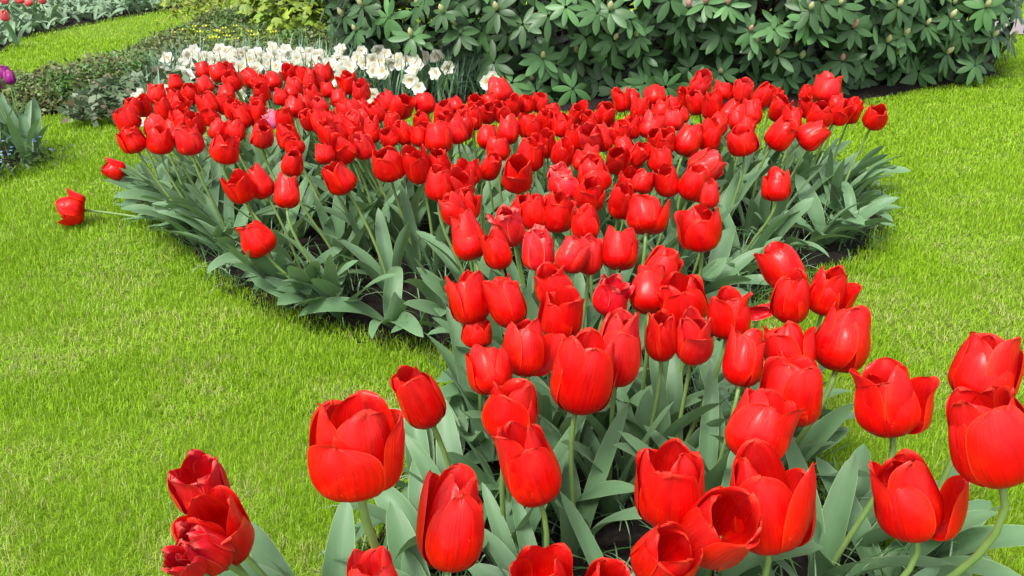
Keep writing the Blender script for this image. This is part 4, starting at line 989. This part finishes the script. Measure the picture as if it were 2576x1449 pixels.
fp = petal_mesh(.017, .052, 0, 1, 1.1, .8, np.random.default_rng(3), .28, .2, .1)
fa, fb_, fc = frame((.75, -.3, .35))
tag(mesh_obj("fallen_petal", fp @ np.stack([fa, fb_, fc]) + np.array([.425, 1.385, .255]), PF, M['wilted'], None, PUV, origin=(.425, 1.385, .255)),
    "limp crumpled crimson petal hanging beside the red tulip near the bent bare stem", "petal")
bpy.data.objects["fallen_petal"].location = (.425, 1.385, .255)

# ------------------------------------------------------------------ narrow striped crocus leaves in the bed
def ribbon(base, az, el, L, w, bend, n=7):
    s = np.linspace(0, 1, n); e = el - bend * s
    C = np.zeros((n, 3)); C[1:] = np.cumsum(np.column_stack([np.cos(e) * np.cos(az), np.cos(e) * np.sin(az), np.sin(e)])[:-1] * L / (n - 1), 0)
    C += base; C[:, 2] = np.maximum(C[:, 2], .006)
    sd = np.array([-math.sin(az), math.cos(az), 0]); ww = w * np.clip(1.6 * (1 - s) ** .5, 0, 1); ww[-1] = w * .08
    up = np.array([0, 0, 1.0])
    V = np.stack([C - sd * ww[:, None] / 2 + up * w * .15, C, C + sd * ww[:, None] / 2 + up * w * .15], 1).reshape(-1, 3)
    uv = np.column_stack([np.tile([0, .5, 1], n), np.repeat(s, 3)])
    return V, [(i * 3 + j, i * 3 + j + 1, i * 3 + j + 4, i * 3 + j + 3) for i in range(n - 1) for j in range(2)], uv
def crocus_mat():
    m, nt, out = new_mat("crocus_leaf")
    uv = N(nt, "ShaderNodeUVMap"); sep = N(nt, "ShaderNodeSeparateXYZ"); nt.links.new(uv.outputs[0], sep.inputs[0])
    t = math_n(nt, 'ABSOLUTE', math_n(nt, 'SUBTRACT', sep.outputs[0], .5))
    c = ramp(nt, t, [(.0, (.45, .52, .42)), (.09, (.42, .5, .4)), (.14, (.07, .17, .05))])
    leafy(nt, out, c, .4, .1, None, .45)
    return m
M['crocus'] = crocus_mat()
bag = Bag()
lo, hi = BEDC.min(0), BEDC.max(0); lo[1] = .75
cnt = 0
while cnt < 3600:
    p = np.array([rng.uniform(lo[0], hi[0]), rng.uniform(lo[1], hi[1])])
    if not inside(p[None], BED)[0]: continue
    e = edge_dist(p[None], BED)[0]
    if e > .2 and rng.random() < .55: continue
    if vnoise(p[None], 5, 12)[0] < .30: continue
    for k in range(4):
        V, F, uv = ribbon(np.array([*(p + rng.normal(0, .012, 2)), .01]), rng.uniform(0, 2 * PI), rng.uniform(.7, 1.4), rng.uniform(.09, .17), rng.uniform(.0025, .0042), rng.uniform(.6, 2.2))
        bag.add(V, F, uv if rng.random() < .35 else uv * [.3, 1] + [.65, 0]); cnt += 1
tag(bag.build("crocus_foliage", M['crocus']), kind="stuff")

# ------------------------------------------------------------------ daffodils and their strap leaves
def petal_flat(c, Mx, az, L, w, cup, n=5):
    s = np.linspace(0, 1, n)[:, None]; t = np.linspace(-1, 1, 3)[None, :]
    prof = np.clip(np.sin(PI * (.12 + .86 * s)) ** .7, .05, 1)
    r = .06 * L + L * s; tw = t * w / 2 * prof
    zz = cup * L * s ** 1.5 + .12 * w * t ** 2
    X = r * math.cos(az) - tw * math.sin(az); Y = r * math.sin(az) + tw * math.cos(az); Z = zz + 0 * tw
    V = np.stack([X + 0 * tw, Y + 0 * tw, Z], -1).reshape(-1, 3)
    return V @ Mx + c, [(i * 3 + j, i * 3 + j + 1, i * 3 + j + 4, i * 3 + j + 3) for i in range(n - 1) for j in range(2)]
for i, (x, y, z, label) in enumerate(DAFFODILS):
    rg = np.random.default_rng(7000 + i)
    base = np.array([x + rg.normal(0, .02), y + rg.uniform(.0, .05), 0.0])
    root = empty("daffodil", base, label, "daffodil", "white daffodils behind the red tulips")
    ax = unit((rg.normal(0, .35), -1.0, rg.normal(.15, .35)))
    c = np.array([x, y, z]); up = max(z - .02, .04)
    P = np.array([base, base * [.6, .6, 0] + c * [.4, .4, 0] + [0, 0, up * .5], c - ax * .02 + [0, .006, .012], c - ax * .004])
    V, F = tube(stem_curve(base, c - ax * .006, ax, 9), np.linspace(.003, .0022, 9), 6); mesh_obj("stem", V, F, M['stem'], root, origin=base)
    fx, fy, fz = frame(ax); Mx = np.stack([fx, fy, fz])
    R = rg.uniform(.030, .039)
    b = Bag()
    for k in range(6):
        V, F = petal_flat(c, Mx, k * PI / 3 + rg.normal(0, .1), R, R * 1.0, rg.uniform(.1, .7)); b.add(V, F)
    for k in range(9):
        V, F = petal_flat(c + ax * .004, Mx, k * PI / 4.5 + rg.normal(0, .3), R * rg.uniform(.55, .95), R * .8, rg.uniform(.4, 1.3)); b.add(V, F)
    b.build("perianth", M['white'], root, base)
    b = Bag()
    for k in range(8):
        V, F = petal_flat(c + ax * .006, Mx, k * PI / 4 + rg.normal(0, .3), R * rg.uniform(.28, .45), R * .35, rg.uniform(.7, 1.6)); b.add(V, F)
    b.build("corona", M['apricot'], root, base)
bag = Bag(); dl = np.array(DAFB); n = 0
while n < 1500:
    p = np.array([rng.uniform(dl[:, 0].min(), dl[:, 0].max()), rng.uniform(dl[:, 1].min(), dl[:, 1].max())])
    if not inside(p[None], DAFB)[0]: continue
    V, F, uv = ribbon(np.array([p[0], p[1], 0]), rng.uniform(0, 2 * PI), rng.uniform(1.05, 1.5), rng.uniform(.17, .29), rng.uniform(.007, .011), rng.uniform(.05, .6) if rng.random() < .85 else rng.uniform(1, 2), 8)
    k = rng.random(); bag.add(V, F, uv, (.115 + .06 * k, .215 + .07 * k, .11 + .08 * k)); n += 1
tag(bag.build("daffodil_foliage", M['dleaf']), kind="stuff")

# ------------------------------------------------------------------ rhododendron bushes
def oval_leaf(base, dirv, nrm, L, w, droop, n=8):
    """small elliptic leaf, 3 across"""
    s = np.linspace(0, 1, n); d = unit(dirv); u = unit(nrm - d * (nrm @ d)); sd = np.cross(d, u)
    C = base + d * (L * s)[:, None] - u * (droop * L * s ** 2)[:, None]
    ww = w * np.array([.16, .55, .86, 1.0, 1.0, .9, .62, .06] if n == 8 else [.16, .78, 1.0, .98, .74, .10] if n == 6 else [.2, .85, 1.0, .7, .08] if n == 5 else [.2, .95, .9, .08])
    V = np.stack([C - sd * ww[:, None] / 2 - u * (.10 * ww)[:, None], C, C + sd * ww[:, None] / 2 - u * (.10 * ww)[:, None]], 1).reshape(-1, 3)
    return V, [(i * 3 + j, i * 3 + j + 1, i * 3 + j + 4, i * 3 + j + 3) for i in range(n - 1) for j in range(2)]
def bud_shape(p, ax, L, R):
    prof = [(0, .35), (.15, .7), (.4, 1.0), (.65, .85), (.85, .45), (1.0, .06)]
    return tube(np.array([p + ax * L * a for a, _ in prof]), [R * b for _, b in prof], 8)
BUSH = [("broad dark green rhododendron behind the daffodils, left part of the shrub mass", 150),
        ("dark green rhododendron with pink-tipped buds in the middle of the shrub mass", 150),
        ("dark green rhododendron with cream buds at the right end by the bare soil", 130)]
def in_other(p, k):
    return any(j != k and sum(((p[q] - ELL[j][0][q]) / ELL[j][1][q]) ** 2 for q in range(3)) < .80 for j in range(3))
for k in range(3):
    c, rad = np.array(ELL[k][0]), np.array(ELL[k][1])
    rg = np.random.default_rng(300 + k)
    root = empty("rhododendron", (c[0], c[1], 0), BUSH[k][0], "shrub", "rhododendron bushes")
    bag = Bag(); buds = []
    spots = [(np.array(r[1:4]), r[4]) for r in ROSETTES if r[0] == k]
    pts = [s[0] for s in spots]
    tries = 0
    while tries < 6000 and len(spots) < BUSH[k][1] * 2.6:
        tries += 1
        u = rg.normal(size=3); u /= np.linalg.norm(u)
        if u[1] > .35 and rg.random() < .75: continue
        p = c + u * rad * rg.uniform(.86, 1.03)
        if p[2] < .035 or in_other(p, k): continue
        if min(np.linalg.norm(p - q) for q in pts) < .122: continue
        pts.append(p); spots.append((p, 'r' if rg.random() < .8 else 'b'))
    for p, t in spots:
        nrm = unit((p - c) / rad ** 2); ax = unit(nrm * .75 + np.array([0, -.12, .75]) + rg.normal(0, .18, 3))
        fx, fy, fz = frame(ax); nl = rg.integers(7, 11); g0 = rg.choice([.7, .9, 1.0, 1.25, 1.6]); a0 = rg.uniform(0, 6.28)
        for j in range(nl):
            a = a0 + j * 2 * PI / nl + rg.normal(0, .12); el = rg.uniform(-.30, .35)
            d = (fx * math.cos(a) + fy * math.sin(a)) * math.cos(el) + fz * math.sin(el) + np.array([0, 0, -.12])
            L = rg.uniform(.078, .118); g = rg.uniform(.8, 1.2) * g0
            V, F = oval_leaf(p + d * .008, d, fz, L, L * rg.uniform(.30, .38), rg.uniform(.05, .28))
            bag.add(V, F, None, (.060 * g, .128 * g, .046 * g))
        # an older, lower whorl, coloured darker to paint shade into the gaps
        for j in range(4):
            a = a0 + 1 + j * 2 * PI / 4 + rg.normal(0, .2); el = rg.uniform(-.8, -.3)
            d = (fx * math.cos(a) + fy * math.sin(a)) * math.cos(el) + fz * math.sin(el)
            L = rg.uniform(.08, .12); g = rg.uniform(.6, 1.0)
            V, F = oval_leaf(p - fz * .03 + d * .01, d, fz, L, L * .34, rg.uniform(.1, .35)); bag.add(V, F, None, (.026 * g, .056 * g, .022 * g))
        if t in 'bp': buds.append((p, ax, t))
    for j in range(900):       # leaves inside the bush, interior shade put into their dark colour
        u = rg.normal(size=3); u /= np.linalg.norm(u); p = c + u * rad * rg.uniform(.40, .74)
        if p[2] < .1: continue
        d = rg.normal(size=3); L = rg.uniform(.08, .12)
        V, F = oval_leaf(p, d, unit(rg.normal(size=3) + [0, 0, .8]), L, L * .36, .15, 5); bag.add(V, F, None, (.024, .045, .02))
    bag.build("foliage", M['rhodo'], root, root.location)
    wood = Bag()
    for j in range(46):
        u = rg.normal(size=3); u[1] -= .3; u /= np.linalg.norm(u); e = c + u * rad * rg.uniform(.7, .9)
        if e[2] < .12: continue
        b = np.array([c[0] + rg.normal(0, .22), c[1] + rg.normal(0, .2), 0]); t = np.linspace(0, 1, 7)[:, None]
        mid = b * .6 + e * .4 + np.array([0, 0, .15])
        V, F = tube((1 - t) ** 2 * b + 2 * t * (1 - t) * mid + t ** 2 * e, np.linspace(.016, .004, 7), 6); wood.add(V, F)
    wood.build("branches", M['bark'], root, root.location)
    for p, ax, t in buds[:90]:
        L = rg.uniform(.04, .055); bg_ = Bag(); ba = unit(ax + [0, -.1, .9])
        col = (1, 1, 1) if t == 'b' else (1.25, .62, 1.1)
        V, F = bud_shape(p + ba * .004, ba, L, L * .29); bg_.add(V, F, None, col); bg_.build("flower_bud", M['bud'], root, root.location)

# ------------------------------------------------------------------ low ground cover between the lawns
def scatter_leaves(name, poly, n, hfun, lsize, cols, seed, parent=None, stuff=True, matk='leafcol', up=.9, wr=.55):
    rg = np.random.default_rng(seed); P = np.array(poly); lo, hi = P.min(0), P.max(0)
    Q = np.column_stack([rg.uniform(lo[0], hi[0], n * 4), rg.uniform(lo[1], hi[1], n * 4)])
    Q = Q[inside(Q, poly)][:n]; ed = edge_dist(Q, poly); h = hfun(Q, ed)
    m = len(Q); z = h * rg.uniform(.25, 1.05, m) ** .6 + .004
    nr = rg.normal(size=(m, 3)) * .6 + [0, -.1, up]; nr /= np.linalg.norm(nr, axis=1)[:, None]
    d = rg.normal(size=(m, 3)); d -= nr * (d * nr).sum(1)[:, None]; d /= np.linalg.norm(d, axis=1)[:, None]
    s = np.cross(nr, d); L = lsize * rg.uniform(.6, 1.35, m)[:, None]
    C = np.column_stack([Q, z])
    V = np.stack([C, C + d * L * .5 + s * L * wr * .5 - nr * L * .08, C + d * L, C + d * L * .5 - s * L * wr * .5 - nr * L * .08], 1).reshape(-1, 3)
    F = np.arange(m * 4).reshape(-1, 4)
    a = vnoise(Q, 2.3, seed)[:, None]; b = vnoise(Q, 7, seed + 1)[:, None]; r = rg.random((m, 1))
    cs = [np.array(cc) for cc in cols]
    c = cs[0] * (1 - a) + cs[1] * a; c = np.where(b + .5 * (r - .5) > .62, cs[2], c); c = np.where(r < .14, cs[3], c)
    c = c * rg.uniform(.7, 1.25, (m, 1))
    o = mesh_obj(name, V, F, M[matk], parent, None, np.repeat(np.column_stack([c, np.ones(m)]), 4, 0), True, None if parent is None else parent.location)
    if stuff: tag(o, kind="stuff")
    return o
def hcov(Q, ed): return np.clip(ed / .22, .12, 1) ** .6 * (.10 + .11 * vnoise(Q, 3.2, 31) + .05 * vnoise(Q, 11, 32)) * np.clip(.75 + .12 * (Q[:, 1] - 4), .7, 1.25)
scatter_leaves("ground_cover", COVER, 52000, hcov, .028, [(.13, .20, .045), (.16, .18, .06), (.10, .21, .04), (.22, .20, .12)], 41)
PATCH = [(-2.0, 3.78), (-1.45, 3.86), (-1.25, 4.1), (-1.35, 4.5), (-1.75, 4.55), (-2.1, 4.1)]
scatter_leaves("ivy_patch", PATCH, 2600, lambda Q, ed: .06 + .10 * np.clip(ed / .2, 0, 1) + .03 * vnoise(Q, 8, 5), .045, [(.13, .20, .10), (.09, .15, .07), (.16, .22, .13), (.15, .12, .07)], 43, wr=.75)
twig = Bag()
for j in range(1600):
    p = np.array([rng.uniform(-6, 0), rng.uniform(3.6, 6.4)])
    if not inside(p[None], COVER)[0]: continue
    V, F, uv = ribbon(np.array([p[0], p[1], 0]), rng.uniform(0, 6.28), rng.uniform(.5, 1.4), rng.uniform(.12, .26), .003, rng.uniform(-.3, .8), 4); twig.add(V, F, uv, (.13, .085, .055))
tag(twig.build("ground_cover_twigs", M['leafcol']), kind="stuff")

M['yellowgreen'] = plain('yellow_green_blossom', (.62, .58, .03), (.48, .52, .04), .5, .2, 40)
def blob_bush(name, label, c, rad, n, lsize, cols, seed, flowers=None, trunks=0, fl_size=.02, lobed=False):
    rg = np.random.default_rng(seed); c, rad = np.array(c), np.array(rad)
    root = empty(name, (c[0], c[1], 0), label, "shrub")
    bag = Bag(); fb = Bag()
    lobes = [(c + rg.normal(0, .45, 3) * rad * [1, 1, .7], rg.uniform(.35, .55)) for _ in range(11)]
    for j in range(n):
        lc, lr = lobes[rg.integers(len(lobes))]
        u = rg.normal(size=3); u /= np.linalg.norm(u); p = lc + u * rad * lr * rg.uniform(.7, 1.05)
        if p[2] < .02: continue
        nr = unit(u * .5 + rg.normal(0, .4, 3) + [0, -.1, .9]); d = unit(rg.normal(size=3)); L = lsize * rg.uniform(.6, 1.3)
        cc = np.array(cols[rg.integers(len(cols))]) * rg.uniform(.75, 1.25)
        if lobed:
            for q in (-.8, 0, .8):
                x_, y_, z_ = frame(nr); dd = x_ * math.cos(q + j) + y_ * math.sin(q + j)
                V, F = oval_leaf(p, dd, nr, L * (1 if q == 0 else .8), L * .42, .12, 4); bag.add(V, F, None, cc)
        else:
            V, F = oval_leaf(p, d, nr, L, L * .5, .15, 4); bag.add(V, F, None, cc)
        if flowers and rg.random() < flowers:
            q = p + u * .02
            for k in range(5):
                dd = unit(np.array([math.cos(k * 1.257), math.sin(k * 1.257), .5])); V, F = oval_leaf(q, dd, np.array([0, 0, 1.0]), fl_size, fl_size * .6, -.1, 4); fb.add(V, F)
    bag.build("foliage", M['leafcol'], root, root.location)
    if fb.n: fb.build("blossom", M['yellowgreen'], root, root.location)
    for j in range(trunks):
        b = np.array([c[0] + rg.normal(0, .12), c[1] + rg.normal(0, .1), 0]); e = c + rg.normal(0, .5, 3) * rad; e[2] = c[2] + rad[2] * rg.uniform(.0, .7); t = np.linspace(0, 1, 7)[:, None]
        V, F = tube((1 - t) ** 2 * b + 2 * t * (1 - t) * (b * .7 + e * .3 + [0, 0, .2]) + t ** 2 * e, np.linspace(.014, .004, 7), 6); mesh_obj("trunk", V, F, M['bark'], root, origin=root.location)
    return root
blob_bush("flowering_shrub", "low bright green shrub dotted with yellow flowers behind the white daffodils", (-1.78, 5.45, .10), (.46, .34, .15), 2600, .035, [(.20, .34, .03), (.27, .38, .03), (.13, .26, .03)], 51, .15, 2, .024)
blob_bush("maple_shrub", "lime green broad-leaved shrub with dark stems left of the rhododendrons", (-1.30, 6.15, .27), (.62, .40, .34), 1400, .065, [(.22, .33, .03), (.28, .37, .035), (.16, .27, .025)], 52, None, 6, lobed=True)
blob_bush("golden_shrub", "yellow-green low bush at the top edge between lawn and lime shrub", (-2.2, 6.9, .14), (.5, .4, .2), 1500, .04, [(.26, .34, .03), (.19, .27, .03), (.32, .36, .05)], 53, .01, 2)

# ------------------------------------------------------------------ far bed of pale tulip leaves with coral blooms
bag = Bag(); P = np.array(HOSTA); n = 0; rg = np.random.default_rng(61)
while n < 5200:
    p = np.array([rg.uniform(P[:, 0].min(), P[:, 0].max()), rg.uniform(P[:, 1].min(), P[:, 1].max())])
    if not inside(p[None], HOSTA)[0]: continue
    V = leaf_mesh(np.array([p[0], p[1], .005]), rg.uniform(0, 6.28), rg.uniform(.6, 1.35), rg.uniform(.13, .22), rg.uniform(.04, .065), rg.uniform(.5, 2.0), rg.normal(0, .5), rg)
    g = rg.uniform(.75, 1.2); bag.add(V[::1], LF, LUV, (.19 * g, .30 * g, .17 * g)); n += 1
tag(bag.build("tulip_leaf_bed", M['leafcol']), kind="stuff")
COR = [(-3.45, 6.04, .22, "coral red tulip low at the left frame edge, in front of its mates"),
       (-4.05, 7.13, .21, "coral red tulip in the top left corner"),
       (-3.95, 7.18, .21, "coral red tulip second from the left corner at the top edge"),
       (-3.84, 7.10, .20, "coral red tulip third from the left corner at the top edge"),
       (-3.76, 7.16, .21, "rightmost coral red tulip at the top edge of the far bed")]
for i, (x, y, z, lab) in enumerate(COR):
    make_tulip(600 + i, (x, y, z, .062, 1.1, x + .02, y + .03, '', lab), "coral tulips in the far bed", 'coral', 2)
PUR = [(-1.98, 3.37, .33, "topmost of the three purple tulips at the left frame edge"),
       (-1.905, 3.27, .33, "right-hand purple tulip of the three at the left frame edge"),
       (-1.90, 3.16, .325, "lowest purple tulip of the three at the left frame edge")]
for i, (x, y, z, lab) in enumerate(PUR):
    make_tulip(700 + i, (x, y, z, .042, 1.25, x - .02 + .03 * i, y + .02, '', lab), "purple tulips at the left edge", 'purple', 5)
LP = [(-2.14, 3.42), (-2.03, 3.38), (-1.99, 3.30), (-2.08, 3.24), (-1.98, 3.18)]
LEAFY = ["tall leafy tulip plant without bloom behind the purple tulips", "leafy tulip plant without bloom just right of the purple tulips",
         "leafy bloomless tulip at the right end of the left-edge clump", "leafy bloomless tulip cut by the left frame edge", "leafy bloomless tulip at the front of the left-edge clump, above blue flowers"]
for i, (x, y) in enumerate(LP):
    r0 = empty("leafy_tulip", (x, y, 0), LEAFY[i], "plant", "bloomless tulips at the left edge"); rg = np.random.default_rng(800 + i)
    for k in range(6):
        V = leaf_mesh(np.array([x, y, .004]), rg.uniform(0, 6.28), rg.uniform(1.15, 1.5), rg.uniform(.18, .28), rg.uniform(.04, .06), rg.uniform(.1, .6), rg.normal(0, .35), rg)
        mesh_obj("leaf", V, LF, M['tleaf'], r0, LUV, origin=r0.location)
M['blue'] = plain("forget_me_not_blue", (.20, .28, .72), (.30, .38, .80), .5, .15, 60)
fm = [(-1.90, 3.10), (-1.95, 3.00), (-2.02, 3.00), (-1.84, 3.20), (-2.06, 2.95)]
FL = ["forget-me-not plant with pale blue flowers at the right of the left-edge clump", "forget-me-not plant with blue flowers at the front of the left-edge clump",
      "forget-me-not plant low beside the left frame edge, second from the front", "small forget-me-not plant behind the others by the lawn", "forget-me-not plant nearest the left frame edge on bare soil"]
for i, (x, y) in enumerate(fm):
    rg = np.random.default_rng(900 + i); r0 = empty("forget_me_not", (x, y, 0), FL[i], "plant", "forget-me-nots at the left edge")
    b = Bag(); fl = Bag()
    for j in range(110):
        p = np.array([x, y, 0]) + rg.normal(0, 1, 3) * [.05, .05, .045]; p[2] = abs(p[2]) + .01
        V, F = oval_leaf(p, rg.normal(size=3), np.array([0, 0, 1.0]), .03, .011, .2, 4); g = rg.uniform(.7, 1.2); b.add(V, F, None, (.10 * g, .17 * g, .05 * g))
    for j in range(14):
        p = np.array([x, y, 0]) + [rg.normal(0, .05), rg.normal(0, .05), rg.uniform(.06, .15)]
        for k in range(5):
            V, F = oval_leaf(p, np.array([math.cos(k * 1.257), math.sin(k * 1.257), .2]), np.array([0, 0, 1.0]), .007, .006, 0, 4); fl.add(V, F)
    b.build("foliage", M['leafcol'], r0, r0.location); fl.build("blossom", M['blue'], r0, r0.location)

# thin dark rod beside the far path, right edge
r0 = empty("marker_rod", (3.93, 6.77, 0), "thin dark rod standing at the far path at the right edge", "rod")
V, F = tube([(3.93, 6.77, -.02), (3.94, 6.77, .3), (3.96, 6.77, .75)], [.005] * 3, 6); mesh_obj("shaft", V, F, M['rod'], r0, origin=r0.location)
V, F = tube([(3.96, 6.77, .745), (3.961, 6.77, .775)], [.012, .010], 8); mesh_obj("cap", V, F, M['rod'], r0, origin=r0.location)
